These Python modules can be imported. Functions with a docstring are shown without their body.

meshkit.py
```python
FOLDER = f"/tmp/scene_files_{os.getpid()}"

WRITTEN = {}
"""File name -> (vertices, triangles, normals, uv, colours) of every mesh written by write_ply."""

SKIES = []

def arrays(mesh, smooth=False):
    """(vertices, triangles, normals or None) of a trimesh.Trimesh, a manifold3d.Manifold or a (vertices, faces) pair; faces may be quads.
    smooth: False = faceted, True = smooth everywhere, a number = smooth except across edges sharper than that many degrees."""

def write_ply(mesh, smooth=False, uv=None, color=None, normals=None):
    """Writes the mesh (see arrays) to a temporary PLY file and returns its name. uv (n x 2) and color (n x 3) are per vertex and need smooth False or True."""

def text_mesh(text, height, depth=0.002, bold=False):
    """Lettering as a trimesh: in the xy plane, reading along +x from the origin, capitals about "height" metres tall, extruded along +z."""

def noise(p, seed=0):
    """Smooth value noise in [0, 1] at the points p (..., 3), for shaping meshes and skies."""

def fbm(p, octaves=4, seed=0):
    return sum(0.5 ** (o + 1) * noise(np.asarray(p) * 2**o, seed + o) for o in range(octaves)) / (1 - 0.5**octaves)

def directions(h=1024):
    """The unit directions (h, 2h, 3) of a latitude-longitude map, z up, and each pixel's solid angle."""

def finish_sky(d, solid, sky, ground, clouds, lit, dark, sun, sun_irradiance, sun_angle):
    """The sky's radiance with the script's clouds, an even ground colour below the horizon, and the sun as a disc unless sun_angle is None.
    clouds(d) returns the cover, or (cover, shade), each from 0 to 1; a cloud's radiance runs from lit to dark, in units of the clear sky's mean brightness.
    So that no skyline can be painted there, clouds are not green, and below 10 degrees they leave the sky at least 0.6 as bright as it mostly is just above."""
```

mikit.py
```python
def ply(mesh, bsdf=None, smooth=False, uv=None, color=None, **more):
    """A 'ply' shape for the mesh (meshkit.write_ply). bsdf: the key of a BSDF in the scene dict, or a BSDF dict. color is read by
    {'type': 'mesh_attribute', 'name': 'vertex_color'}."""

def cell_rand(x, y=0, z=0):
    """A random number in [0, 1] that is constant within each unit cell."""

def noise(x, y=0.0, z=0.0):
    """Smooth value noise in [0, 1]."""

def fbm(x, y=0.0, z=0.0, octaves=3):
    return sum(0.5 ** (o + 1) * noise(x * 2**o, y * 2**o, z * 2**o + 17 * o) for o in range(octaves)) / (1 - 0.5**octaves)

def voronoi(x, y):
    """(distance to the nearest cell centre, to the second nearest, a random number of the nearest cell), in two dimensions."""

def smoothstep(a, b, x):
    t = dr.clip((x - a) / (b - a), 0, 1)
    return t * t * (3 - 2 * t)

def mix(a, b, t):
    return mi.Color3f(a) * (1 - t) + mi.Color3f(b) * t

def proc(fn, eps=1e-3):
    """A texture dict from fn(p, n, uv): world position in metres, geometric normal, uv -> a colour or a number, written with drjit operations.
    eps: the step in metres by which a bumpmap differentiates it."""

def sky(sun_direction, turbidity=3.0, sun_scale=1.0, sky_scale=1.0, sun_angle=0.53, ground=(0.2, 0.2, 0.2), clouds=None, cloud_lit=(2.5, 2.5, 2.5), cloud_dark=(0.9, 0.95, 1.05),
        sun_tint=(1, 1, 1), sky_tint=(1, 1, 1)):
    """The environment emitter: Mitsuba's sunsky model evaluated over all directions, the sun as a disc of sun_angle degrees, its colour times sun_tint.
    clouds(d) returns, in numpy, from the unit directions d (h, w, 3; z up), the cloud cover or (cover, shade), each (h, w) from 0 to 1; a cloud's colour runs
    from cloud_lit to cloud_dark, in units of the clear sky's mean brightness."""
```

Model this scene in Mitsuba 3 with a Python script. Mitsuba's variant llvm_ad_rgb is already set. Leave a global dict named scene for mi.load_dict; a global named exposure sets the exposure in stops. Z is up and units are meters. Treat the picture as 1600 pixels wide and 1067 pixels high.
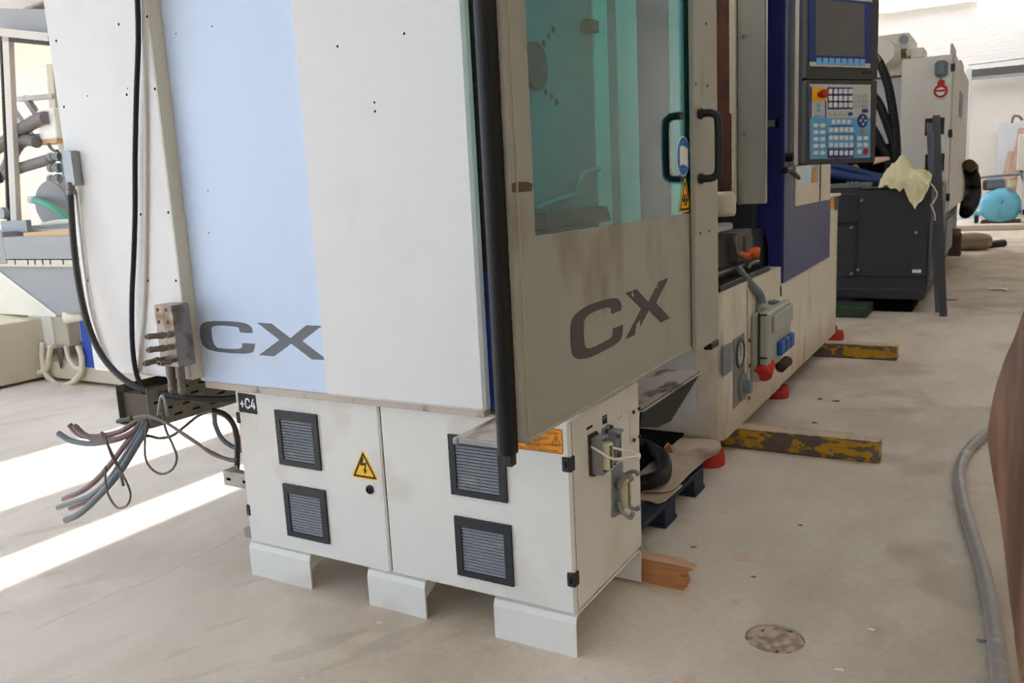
import math, random, numpy as np, trimesh, mitsuba as mi, drjit as dr, mikit, meshkit
from shapely.geometry import Polygon, Point, box as sbox, LineString
from shapely.ops import unary_union
from mikit import proc, noise, fbm, smoothstep, mix, voronoi
T = mi.ScalarTransform4f
scene, labels = {}, {}
# ------------------------------------------------------------------ camera
F_PX, EYE = 1323.1, np.array([0, 0, 1.6])
R_ = np.array([0.49924068, -0.86506456, -0.04921429])
U_ = np.array([0.17761600, 0.04658108, 0.98299683])
D_ = np.array([0.84806326, 0.49949325, -0.17690448])
M = np.eye(4); M[:3, 0], M[:3, 1], M[:3, 2], M[:3, 3] = -R_, U_, D_, EYE
scene['camera'] = {'type': 'thinlens', 'fov': math.degrees(2 * math.atan(800 / F_PX)), 'fov_axis': 'x', 'aperture_radius': 0.0022,
                   'focus_distance': 3.0, 'near_clip': 0.05, 'far_clip': 200.0, 'to_world': T(M.tolist())}
# ------------------------------------------------------------------ sky, sun, exposure
SUN_EL = math.radians(50)
GATE_F = (3.0, -0.1, 14.5, 5.4)       # y, z of the open front gate
GATE_L = (-6.5, -0.1, 2.8, 5.4)       # x, z of the open left gate
NEAR_FILL = [(-6.5, -5, -3.5, 3), (4.7, -5.0, 8.6, 2.6), (-2.2, 3.8, 6.5, 8.7)]        # x, y of unseen translucent roof strips, added for fill light
MEM_COL = (222, 228, 236)
SUN = (0.0, math.cos(SUN_EL), math.sin(SUN_EL))
scene['sky'] = mikit.sky(SUN, turbidity=3.5, sun_scale=1.0, sky_scale=1.0, sun_tint=(0.94, 1.0, 1.10), ground=(0.3, 0.29, 0.27))
exposure = 3.84

# ------------------------------------------------------------------ materials
def lin(r, g, b):
    return [((c / 255) / 12.92 if c <= 10 else ((c / 255 + 0.055) / 1.055) ** 2.4) for c in (r, g, b)]
def rgb(c): return {'type': 'rgb', 'value': [float(x) for x in c]}
def mat(name, col, rough=0.5, metallic=0.0, spec=0.5, coat=0.0):
    scene['m_' + name] = {'type': 'twosided', 'bsdf': {'type': 'principled', 'base_color': col if isinstance(col, dict) else rgb(lin(*col)),
                          'roughness': rough, 'metallic': metallic, 'specular': spec, 'clearcoat': coat}}
    return 'm_' + name

def dirty(base, dirt, amount, scale=6.0, streak=1.0):
    b, d = mi.Color3f(*lin(*base)), mi.Color3f(*lin(*dirt))
    def fn(p, n, uv):
        a = fbm(p.x * scale, p.y * scale, p.z * scale / streak, 4)
        s = smoothstep(0.55, 0.8, a) * amount + (fbm(p.x * 1.3 + 9, p.y * 1.3, p.z * 1.1, 2) - 0.5) * 0.25 * amount
        return mix(b, d, dr.clip(s, 0, 1))
    return proc(fn)

def fn_concrete(p, n, uv):
    big = fbm(p.x * 0.7, p.y * 0.9, 3.1, 4)
    mid = fbm(p.x * 2.2 + 7, p.y * 4.5, 1.7, 4)
    fine = fbm(p.x * 60, p.y * 60, 0, 3)
    c = mix(mi.Color3f(*lin(187, 174, 154)), mi.Color3f(*lin(214, 204, 186)), smoothstep(0.3, 0.7, big * 0.6 + mid * 0.4))
    c = c * (0.93 + 0.14 * fine)
    c = mix(c, mi.Color3f(*lin(160, 144, 124)), 0.45 * smoothstep(0.60, 0.74, fbm(p.x * 1.6 + 31, p.y * 1.4 + 5, 0, 4)))
    orange = smoothstep(0.83, 0.88, fbm(p.x * 5 + 3, p.y * 6 + 1, 2, 2)) * 0.25
    c = mix(c, mi.Color3f(*lin(196, 138, 100)), orange)
    pale = smoothstep(0.92, 0.95, fbm(p.x * 17 + 3, p.y * 15 + 8, 5, 2)) * 0.5
    c = mix(c, mi.Color3f(*lin(222, 216, 206)), pale)
    c = mix(c, mi.Color3f(*lin(226, 220, 213)), 0.58 * smoothstep(1.7, 3.4, p.y + 0.35 * noise(p.x * 1.5, p.y * 1.5, 4)) * smoothstep(5.5, 4.0, p.x) * (0.6 + 0.4 * fbm(p.x * 3, p.y * 8, 6, 3)))  # left floor painted paler, brighter light put into its colour
    crk2 = dr.abs(p.y - 3.18 + 0.10 * (fbm(p.x * 4, 3, 0, 3) - 0.5))
    c = c * (1 - 0.20 * smoothstep(0.006, 0.002, crk2) * smoothstep(3.0, 2.6, p.x) * smoothstep(0.35, 0.5, noise(p.x * 5, 9, 0)))
    scuff = smoothstep(0.66, 0.74, fbm(p.x * 3 + 11, p.y * 9 + p.x * 4, 8, 4)) * smoothstep(1.2, 2.0, p.y)
    c = c * (1 - 0.10 * scuff)
    joint = dr.abs(p.x - 5.37 + 0.02 * noise(p.y * 4, 0, 0))
    return c * (1 - 0.12 * smoothstep(0.006, 0.002, joint) * smoothstep(0.3, 0.5, noise(p.y * 3, 2, 0)))
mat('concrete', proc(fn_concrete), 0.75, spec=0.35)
def fn_core(p, n, uv):
    a = fbm(p.x * 40, p.y * 40, 0, 4)
    c = mix(mi.Color3f(*lin(150, 132, 112)), mi.Color3f(*lin(190, 172, 150)), smoothstep(0.3, 0.7, a))
    return mix(c, mi.Color3f(*lin(95, 74, 58)), smoothstep(0.68, 0.78, fbm(p.x * 26 + 4, p.y * 26, 2, 3)))
mat('core', proc(fn_core), 0.9, spec=0.2)
mat('white', dirty((218, 217, 214), (196, 188, 174), 0.22, 4.5, 1.6), 0.42)
mat('cabwhite', dirty((219, 217, 209), (186, 174, 152), 0.32, 5.5, 1.4), 0.45)
def fn_base(p, n, uv):
    a = fbm(p.x * 5, p.y * 5, p.z * 1.7, 4)
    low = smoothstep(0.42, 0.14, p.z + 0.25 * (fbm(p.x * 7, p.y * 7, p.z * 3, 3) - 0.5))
    run = smoothstep(0.62, 0.72, noise(p.x * 16, p.y * 16, 1)) * smoothstep(0.3, 0.5, noise(p.x * 2.1 + 4, 0, p.z * 0.8)) * smoothstep(0.3, 0.9, p.z)
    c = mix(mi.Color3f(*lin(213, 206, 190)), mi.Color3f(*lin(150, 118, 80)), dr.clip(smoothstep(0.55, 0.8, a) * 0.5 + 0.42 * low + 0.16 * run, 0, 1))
    return c
mat('basewhite', proc(fn_base), 0.5)
mat('silver', dirty((196, 211, 233), (182, 198, 220), 0.3, 3.0, 2.5), 0.38)
mat('cream', (206, 198, 176), 0.5)
mat('doorgrey', dirty((158, 158, 147), (112, 96, 78), 0.50, 7.0, 3.5), 0.40)
mat('dooredge', dirty((172, 166, 146), (120, 92, 66), 0.4, 10.0, 2.0), 0.45)
mat('navy', (22, 36, 118), 0.45)
mat('bluepaint', (52, 82, 170), 0.45)
mat('bluecover', dirty((58, 70, 112), (74, 80, 106), 0.5, 5.0, 2.0), 0.42)
mat('letter', (96, 101, 106), 0.5)
mat('letterdark', (72, 72, 69), 0.55)
mat('rubber', (20, 20, 21), 0.5, spec=0.35)
mat('black', (22, 22, 24), 0.45)
mat('hole', (6, 6, 7), 0.9, spec=0.1)
mat('ventframe', (34, 36, 40), 0.5)
mat('slat', dirty((112, 114, 118), (150, 140, 128), 0.6, 22.0), 0.55)
mat('seam', (60, 58, 54), 0.7)
mat('yellow', (246, 186, 24), 0.45)
mat('orange', (236, 152, 20), 0.5)
mat('ink', (26, 22, 18), 0.6)
mat('brownink', (88, 52, 12), 0.6)
mat('signblue', (36, 108, 184), 0.4)
mat('signwhite', (240, 240, 238), 0.45)
mat('zinc', dirty((150, 152, 150), (112, 108, 100), 0.6, 14.0), 0.38, 0.55)
mat('greycast', (140, 145, 146), 0.42, 0.3)
mat('steel', (120, 112, 104), 0.4, 0.6)
mat('brass', (150, 130, 96), 0.42, 0.6)
mat('nipple', (120, 106, 88), 0.5, 0.3)
mat('insert', (206, 200, 170), 0.5)
mat('tie', (232, 228, 214), 0.4)
mat('boltdark', (70, 60, 50), 0.5, 0.4)
def fn_block(p, n, uv):
    a = fbm(p.x * 18, p.y * 18, p.z * 18, 3)
    side = mix(mi.Color3f(*lin(146, 136, 128)), mi.Color3f(*lin(104, 90, 74)), smoothstep(0.4, 0.75, a))
    return side
mat('manifold', proc(fn_block), 0.32, 0.7)
def fn_rust(p, n, uv):
    a = fbm(p.x * 6, p.y * 6, p.z * 4, 4)
    return mix(mi.Color3f(*lin(60, 40, 30)), mi.Color3f(*lin(96, 56, 38)), smoothstep(0.35, 0.7, a))
mat('rust', proc(fn_rust), 0.7)
def fn_yellow(p, n, uv):
    a = fbm(p.x * 13, p.y * 13, p.z * 20, 4)
    b = fbm(p.x * 40 + 5, p.y * 40, p.z * 40, 3)
    edge = smoothstep(0.045, 0.0, p.z) * 0.10 + smoothstep(0.10, 0.13, p.z) * 0.02
    m = smoothstep(0.50, 0.54, a + edge + 0.06 * (b - 0.5))
    wood = mix(mi.Color3f(*lin(112, 100, 94)), mi.Color3f(*lin(88, 76, 70)), b)
    paint = mix(mi.Color3f(*lin(202, 156, 34)), mi.Color3f(*lin(168, 120, 26)), b)
    top = mi.Color3f(*lin(196, 180, 160))
    c = mix(paint, wood, m)
    return mix(c, top, dr.select(n.z > 0.7, 0.85, 0.0) * smoothstep(0.25, 0.5, b + 0.1))
mat('chipped', proc(fn_yellow), 0.65)
def fn_wood(p, n, uv):
    g = fbm(p.x * 90, p.y * 5, p.z * 110, 3)
    c = mix(mi.Color3f(*lin(166, 106, 62)), mi.Color3f(*lin(198, 142, 92)), g)
    return mix(c, mi.Color3f(*lin(206, 178, 150)), dr.select(n.z > 0.6, 0.6, 0.0))
mat('wood', proc(fn_wood), 0.7)
def fn_board(p, n, uv):
    g = fbm(p.x * 14, p.y * 60, p.z * 3.2, 4)
    c = mix(mi.Color3f(*lin(84, 55, 38)), mi.Color3f(*lin(114, 80, 56)), smoothstep(0.3, 0.7, g))
    return mix(c, mi.Color3f(*lin(62, 38, 26)), 0.5 * smoothstep(0.62, 0.75, fbm(p.x * 5, p.y * 20 + 3, p.z * 1.2, 3)))
mat('brownboard', proc(fn_board), 0.6)
def fn_card(p, n, uv):
    a = fbm(p.x * 7, p.y * 7, 0, 4)
    c = mix(mi.Color3f(*lin(186, 164, 142)), mi.Color3f(*lin(202, 184, 164)), a)
    return mix(c, mi.Color3f(*lin(120, 96, 76)), 0.8 * smoothstep(0.55, 0.72, fbm(p.x * 2.6 + 2, p.y * 3.4 + 1, 4, 3)))
mat('cardboard', proc(fn_card), 0.8, spec=0.2)
def fn_dust(p, n, uv):
    a = fbm(p.x * 6, p.y * 12, p.z * 6, 4)
    return mix(mi.Color3f(*lin(190, 178, 164)), mi.Color3f(*lin(112, 90, 74)), smoothstep(0.56, 0.78, a))
mat('dustmetal', proc(fn_dust), 0.7)
mat('chutegreen', (24, 36, 26), 0.6)
mat('pipegrey', dirty((140, 134, 128), (176, 166, 150), 0.8, 16.0), 0.35)
mat('mauve', (112, 88, 88), 0.5)
mat('bluegrey', (92, 101, 105), 0.5)
mat('wiregrey', (98, 90, 80), 0.5)
mat('wirewhite', (205, 198, 190), 0.5)
mat('darkwire', (46, 42, 38), 0.5)
mat('traygrey', dirty((122, 118, 106), (70, 62, 52), 0.8, 14.0), 0.5, 0.3)
mat('red', (186, 40, 30), 0.55)
mat('redfoot', dirty((184, 52, 34), (120, 54, 46), 0.8, 25.0), 0.65)
mat('palletblue', dirty((26, 42, 58), (52, 52, 54), 0.7, 12.0), 0.7)
mat('panelgrey', (62, 63, 64), 0.45)
mat('panelblack', (30, 30, 30), 0.5)
mat('screen', (98, 98, 98), 0.35)
mat('membranegrey', (196, 196, 190), 0.45)
mat('membraneblue', (92, 166, 214), 0.45)
mat('membranenavy', (38, 58, 128), 0.45)
mat('keywhite', (224, 226, 220), 0.45)
mat('keygrey', (180, 182, 176), 0.45)
mat('keyblue', (120, 184, 232), 0.4)
mat('cupgrey', (120, 122, 118), 0.5)
mat('socketgrey', (164, 166, 158), 0.5)
mat('darkmachine', dirty((52, 54, 57), (64, 64, 64), 0.5, 6.0), 0.5)
mat('darkside', (92, 96, 106), 0.5)
mat('farwhite', (230, 228, 219), 0.5)
mat('farshade', (198, 199, 202), 0.5)
mat('slate', (110, 122, 130), 0.5)
mat('green', (52, 70, 52), 0.6)
mat('cloth', (240, 233, 188), 0.85, spec=0.15)
mat('pink', (214, 176, 164), 0.8)
mat('hoseblue', (34, 58, 106), 0.5)
mat('compressor', dirty((112, 190, 220), (96, 160, 190), 0.5, 5.0), 0.4)
mat('timber', dirty((186, 156, 134), (160, 128, 106), 0.6, 9.0), 0.7)
mat('sack', dirty((150, 138, 116), (110, 98, 82), 0.7, 12.0), 0.85)
mat('kerb', (196, 186, 172), 0.8)
mat('wallwhite', (232, 228, 220), 0.7)
mat('outletblue', (30, 84, 156), 0.45)
mat('matteblack', (26, 25, 24), 0.85, spec=0.15)
mat('softseam', (128, 116, 98), 0.7)
mat('walldark', (208, 197, 176), 0.8)
mat('beamgrey', (86, 84, 82), 0.6)
mat('ducthaze', (118, 112, 110), 0.6)  # black duct lifted to grey, the haze is painted in
mat('framegrey', (196, 190, 180), 0.5)
mat('guardgrey', (150, 150, 150), 0.5)
mat('hopperwhite', (236, 232, 214), 0.5)
mat('creamhose', (226, 218, 196), 0.5)
mat('greenhose', (96, 176, 146), 0.5)
mat('ply', (206, 170, 120), 0.6)
mat('orangebit', (226, 100, 30), 0.5)
mat('amber', (206, 140, 40), 0.5)
mat('rubble', (96, 78, 64), 0.9)
mat('paleblue', (164, 190, 205), 0.25)
scene['m_glass'] = {'type': 'thindielectric', 'int_ior': 1.5, 'specular_transmittance': rgb((0.10, 0.92, 0.98)), 'specular_reflectance': rgb((1, 1, 1))}
scene['m_membrane'] = {'type': 'principledthin', 'base_color': rgb(lin(*MEM_COL)), 'roughness': 0.8, 'diff_trans': 1.0}

# ------------------------------------------------------------------ mesh helpers
def at(px, py, ax, val):
    """the point of the plane ax = val (metres) on the line of sight that the photograph was measured along"""
    v = D_ + R_ * (px - 800) / F_PX - U_ * (py - 533.5) / F_PX
    i = 'xyz'.index(ax)
    return EYE + v * (val - EYE[i]) / v[i]
def at_plane(px, py, p0, n):
    v = D_ + R_ * (px - 800) / F_PX - U_ * (py - 533.5) / F_PX
    return EYE + v * (np.dot(np.asarray(p0) - EYE, n) / np.dot(v, n))
def fix(m):
    if m.volume < 0: m.invert()
    return m
def cat(*ms): return trimesh.util.concatenate([m for m in ms])
def box(x0, x1, y0, y1, z0, z1, b=0.0):
    lo, hi = np.minimum([x0, y0, z0], [x1, y1, z1]), np.maximum([x0, y0, z0], [x1, y1, z1])
    b = min(b, 0.45 * (hi - lo).min())
    if b <= 0:
        m = trimesh.creation.box(hi - lo); m.apply_translation((lo + hi) / 2); return m
    pts = []
    for i in range(3):
        a, c = lo + b, hi - b
        a[i], c[i] = lo[i], hi[i]
        pts += [[(a, c)[s][0], (a, c)[t][1], (a, c)[u][2]] for s in (0, 1) for t in (0, 1) for u in (0, 1)]
    return trimesh.PointCloud(np.array(pts)).convex_hull
def frame_mesh(m, o, u, v, w):
    A = np.eye(4); A[:3, 0], A[:3, 1], A[:3, 2], A[:3, 3] = u, v, w, o
    m = m.copy(); m.apply_transform(A); return fix(m)
def prism(poly, o, u, v, depth, lift=0.0):
    """poly in (u, v) round o, extruded from lift to lift + depth along u x v"""
    u, v = np.asarray(u, float), np.asarray(v, float); w = np.cross(u, v)
    if not hasattr(poly, 'exterior') and not hasattr(poly, 'geoms'): poly = Polygon(poly)
    parts = [trimesh.creation.extrude_polygon(g, depth, engine='earcut') for g in getattr(poly, 'geoms', [poly]) if g.area > 1e-9]
    return frame_mesh(cat(*parts), np.asarray(o, float) + w * lift, u, v, w)
def px_(poly_yz, x0, x1):        # outline in (y, z), from x0 to x1
    if hasattr(poly_yz, 'exterior') or hasattr(poly_yz, 'geoms'):
        from shapely.affinity import affine_transform
        q = affine_transform(poly_yz, [-1, 0, 0, 1, 0, 0])
    else: q = Polygon([(-a, b) for a, b in poly_yz])
    return prism(q, (max(x0, x1), 0, 0), (0, -1, 0), (0, 0, 1), abs(x1 - x0))
def py_(poly_xz, y0, y1):        # outline in (x, z), from y0 to y1
    return prism(poly_xz if hasattr(poly_xz, 'exterior') or hasattr(poly_xz, 'geoms') else Polygon(poly_xz), (0, max(y0, y1), 0), (1, 0, 0), (0, 0, 1), abs(y1 - y0))
def pz_(poly_xy, z0, z1):
    return prism(poly_xy if hasattr(poly_xy, 'exterior') or hasattr(poly_xy, 'geoms') else Polygon(poly_xy), (0, 0, min(z0, z1)), (1, 0, 0), (0, 1, 0), abs(z1 - z0))
def text(s, h, o, u, v, depth=0.0008, bold=False, width=None, centre=False):
    m = meshkit.text_mesh(s, h, depth, bold)
    e = m.bounds[1][0] - m.bounds[0][0]
    if width: m.vertices[:, 0] = (m.vertices[:, 0] - m.bounds[0][0]) * width / e
    if centre: m.vertices[:, 0] -= (m.bounds[0][0] + m.bounds[1][0]) / 2
    u, v = np.asarray(u, float), np.asarray(v, float)
    return frame_mesh(m, o, u, v, np.cross(u, v))
def smooth_path(pts, n=8):
    p = np.asarray(pts, float)
    if len(p) < 3: return p
    q = np.vstack([2 * p[0] - p[1], p, 2 * p[-1] - p[-2]])
    out = []
    for i in range(1, len(q) - 2):
        t = np.linspace(0, 1, n, endpoint=False)[:, None]
        a, b, c, d = q[i - 1], q[i], q[i + 1], q[i + 2]
        out.append(0.5 * (2 * b + (c - a) * t + (2 * a - 5 * b + 4 * c - d) * t ** 2 + (3 * b - a - 3 * c + d) * t ** 3))
    return np.vstack(out + [p[-1:]])
def tube(pts, r, sides=10, n=8, hollow=False):
    p = smooth_path(pts, n) if n > 1 else np.asarray(pts, float)
    r = np.broadcast_to(np.asarray(r, float), (len(p),)) if np.ndim(r) == 0 else np.interp(np.linspace(0, 1, len(p)), np.linspace(0, 1, len(r)), r)
    t = np.gradient(p, axis=0); t /= np.linalg.norm(t, axis=1, keepdims=True) + 1e-12
    x = np.cross(t[0], [0.123, 0.31, 0.94]); x /= np.linalg.norm(x)
    rings = []
    a = np.arange(sides) * 2 * np.pi / sides
    for i in range(len(p)):
        x = x - t[i] * np.dot(x, t[i]); x /= np.linalg.norm(x)
        y = np.cross(t[i], x)
        rings.append(p[i] + r[i] * (np.cos(a)[:, None] * x + np.sin(a)[:, None] * y))
    if hollow:   # a short bore at the start
        c = p[0]; k = min(2, len(p) - 1)
        rings = [c + (rings[0] - c) * 0.62 + t[0] * r[0] * 0.8, c + (rings[0] - c) * 0.62] + rings
    v = np.vstack(rings + [rings[0].mean(0)[None], rings[-1].mean(0)[None]])
    m = len(rings); f = []
    for i in range(m - 1):
        for j in range(sides):
            k = (j + 1) % sides
            f += [[i * sides + j, i * sides + k, (i + 1) * sides + k], [i * sides + j, (i + 1) * sides + k, (i + 1) * sides + j]]
    for j in range(sides):
        k = (j + 1) % sides
        f += [[m * sides, k, j], [m * sides + 1, (m - 1) * sides + j, (m - 1) * sides + k]]
    return fix(trimesh.Trimesh(v, f, process=False))
def cyl(p0, p1, r, sides=20, r1=None):
    return tube(np.array([p0, p1], float), [r, r if r1 is None else r1], sides, 1)
def lathe(profile, o, axis, sides=32):
    """profile: (radius, height) pairs along axis from o"""
    ax = np.asarray(axis, float); ax /= np.linalg.norm(ax)
    pts = np.array([np.asarray(o) + ax * h for r, h in profile])
    x = np.cross(ax, [0.123, 0.31, 0.94]); x /= np.linalg.norm(x); y = np.cross(ax, x)
    a = np.arange(sides) * 2 * np.pi / sides
    v = np.vstack([p + r * (np.cos(a)[:, None] * x + np.sin(a)[:, None] * y) for p, (r, h) in zip(pts, profile)] + [pts[:1], pts[-1:]])
    m, f = len(profile), []
    for i in range(m - 1):
        for j in range(sides):
            k = (j + 1) % sides
            f += [[i * sides + j, i * sides + k, (i + 1) * sides + k], [i * sides + j, (i + 1) * sides + k, (i + 1) * sides + j]]
    for j in range(sides):
        k = (j + 1) % sides
        f += [[m * sides, k, j], [m * sides + 1, (m - 1) * sides + j, (m - 1) * sides + k]]
    return fix(trimesh.Trimesh(v, f, process=False))
def sheet(corners, th):
    """a flat plate through the given coplanar corners (3-D), th thick, away from the viewer side"""
    c = np.asarray(corners, float); o = c[0]
    u = c[1] - c[0]; u /= np.linalg.norm(u)
    w = np.cross(u, c[2] - c[0]); w /= np.linalg.norm(w); v = np.cross(w, u)
    return prism([((p - o) @ u, (p - o) @ v) for p in c], o, u, v, th)
def rrect(cx, cy, w, h, r, seg=6):
    r = min(r, w / 2 - 1e-6, h / 2 - 1e-6)
    return sbox(cx - w / 2 + r, cy - h / 2 + r, cx + w / 2 - r, cy + h / 2 - r).buffer(r, quad_segs=seg)
def hull(*pts): return trimesh.PointCloud(np.vstack(pts)).convex_hull

# ------------------------------------------------------------------ naming helpers
def numbered(key):
    taken = lambda k: k in scene or k in labels or k in roots
    if not taken(key): return key
    i = 1
    while taken(f'{key}_{i:03d}'): i += 1
    return f'{key}_{i:03d}'
roots = set()
def thing(name, label, category, group=None, kind=None):
    k = numbered(name); roots.add(k)
    labels[k] = {'label': label, 'category': category}
    if group: labels[k]['group'] = group
    return k
def part(parent, name, mesh, m, smooth=False, label=None, kind=None):
    k = numbered(parent + '__' + name)
    scene[k] = mikit.ply(mesh, 'm_' + m, smooth=smooth)
    if label or kind: labels[k] = {a: b for a, b in (('label', label), ('kind', kind)) if b}
    return k
def single(name, mesh, m, label, category, smooth=False, group=None, kind=None):
    k = numbered(name); scene[k] = mikit.ply(mesh, 'm_' + m, smooth=smooth)
    labels[k] = {'label': label, 'category': category}
    if group: labels[k]['group'] = group
    if kind: labels[k]['kind'] = kind
    return k
def struct(name, mesh, m, label=None):
    k = numbered(name); scene[k] = mikit.ply(mesh, 'm_' + m)
    labels[k] = {'kind': 'structure', 'label': label or name.replace('_', ' ')}
    return k
YL, XR, ZU = np.array([0, -1.0, 0]), np.array([1.0, 0, 0]), np.array([0, 0, 1.0])   # rightward on end faces, rightward on operator side, up

# ================================================================== the hall
hole = Point(2.806, 0.640).buffer(0.101, quad_segs=16)
struct('floor', pz_(sbox(-7, -6, 28, 15).difference(hole), -0.2, 0), 'concrete', 'pale dusty concrete floor of the hall, its left side painted brighter')
part('floor', 'core_fill', lathe([(0.0, -0.2), (0.1, -0.2), (0.1, -0.012), (0.096, -0.006), (0.0, -0.004)], (2.806, 0.640, 0), (0, 0, 1), 48), 'core', True, 'round rough mortar fill of a core hole')
struct('wall_back', box(27.4, 27.6, -6, 15, 0, 6), 'wallwhite', 'white corrugated wall at the far end of the hall')
for i in range(16):
    part('wall_back', 'rib', box(27.393, 27.4, -6, 15, 4.35 + i * 0.1, 4.39 + i * 0.1), 'wallwhite')
struct('wall_right', box(-7, 28, -6.2, -6, 0, 6), 'walldark', 'pale wall along the right of the hall')
struct('trim_1', box(27.15, 27.35, 0.98, 4.4, 5.95, 6.05), 'farwhite', 'white edge trim under the roof')
# roof membrane with two open slots on the sunny side that let the bands of sun in
SL = [(8.80, 9.12), (9.80, 10.72)]
ys = [-6, SL[0][0], SL[0][1], SL[1][0], SL[1][1], 15]
slots_ = unary_union([sbox(-0.4, a, 4.25 + 0.5 * (i == 0), b) for i, (a, b) in enumerate(SL)])
far_ = sbox(21.5, -3.6, 28, 15)
near_, mid_, left_ = [sbox(*q) for q in NEAR_FILL]
struct('ceiling', pz_(sbox(-7.2, -6.2, 28, 15.2).difference(unary_union([slots_, far_, near_, mid_, left_])), 6.04, 6.10), 'wallwhite', 'white roof of the hall with open slots for the sun bands')
part('ceiling', 'fill_skylight', pz_(far_, 6.06, 6.061), 'membrane', label='unseen translucent roof strip added to light the far end')  # unseen strip added to brighten the far wall
for q in (near_, mid_, left_): part('ceiling', 'fill_skylight', pz_(q, 6.06, 6.061), 'membrane', label='unseen translucent roof strip added to light the far end')  # out of view, added to raise the light on the near floor
# front wall with the wide open gate behind the photographer, left wall with a second gate
struct('wall_front', px_(Polygon([(-6, 0), (15, 0), (15, 6.04), (-6, 6.04)]).difference(sbox(*GATE_F)), -7.2, -7.0), 'wallwhite', 'front wall of the hall with an open gate')
struct('wall_left', py_(Polygon([(-7, 0), (28, 0), (28, 6.04), (-7, 6.04)]).difference(sbox(*GATE_L)), 15, 15.2), 'wallwhite', 'pale wall along the left of the hall with an open gate')
# far end: dark roller door rail and its post
t = thing('roller_door_rail', 'long dark grey roller door rail under a thin pipe across the white far wall', 'rail')
part(t, 'rail', box(26.9, 27.1, -2.5, 1.02, 3.93, 4.16, 0.01), 'beamgrey')
part(t, 'lip', box(26.85, 26.9, -2.5, 1.02, 3.88, 3.95, 0.005), 'guardgrey')
part(t, 'pipe', tube([(26.9, 1.1, 4.30), (26.9, 0.2, 4.32), (26.9, -2.5, 4.42)], 0.03, 8), 'farshade', True)
part(t, 'post', box(26.9, 27.1, 1.02, 1.16, 0, 4.2, 0.01), 'farshade')
# left background: roof purlins over the second machine
for i, (z, y1) in enumerate([(3.9, 11.5), (4.35, 11.5)]):
    single('roof_beam', box(7.2, 7.5, 8, 14.9, z, z + 0.22, 0.01), 'guardgrey', ['lower grey steel beam crossing above the left machine', 'upper grey steel beam crossing above the left machine'][i], 'beam')

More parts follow.
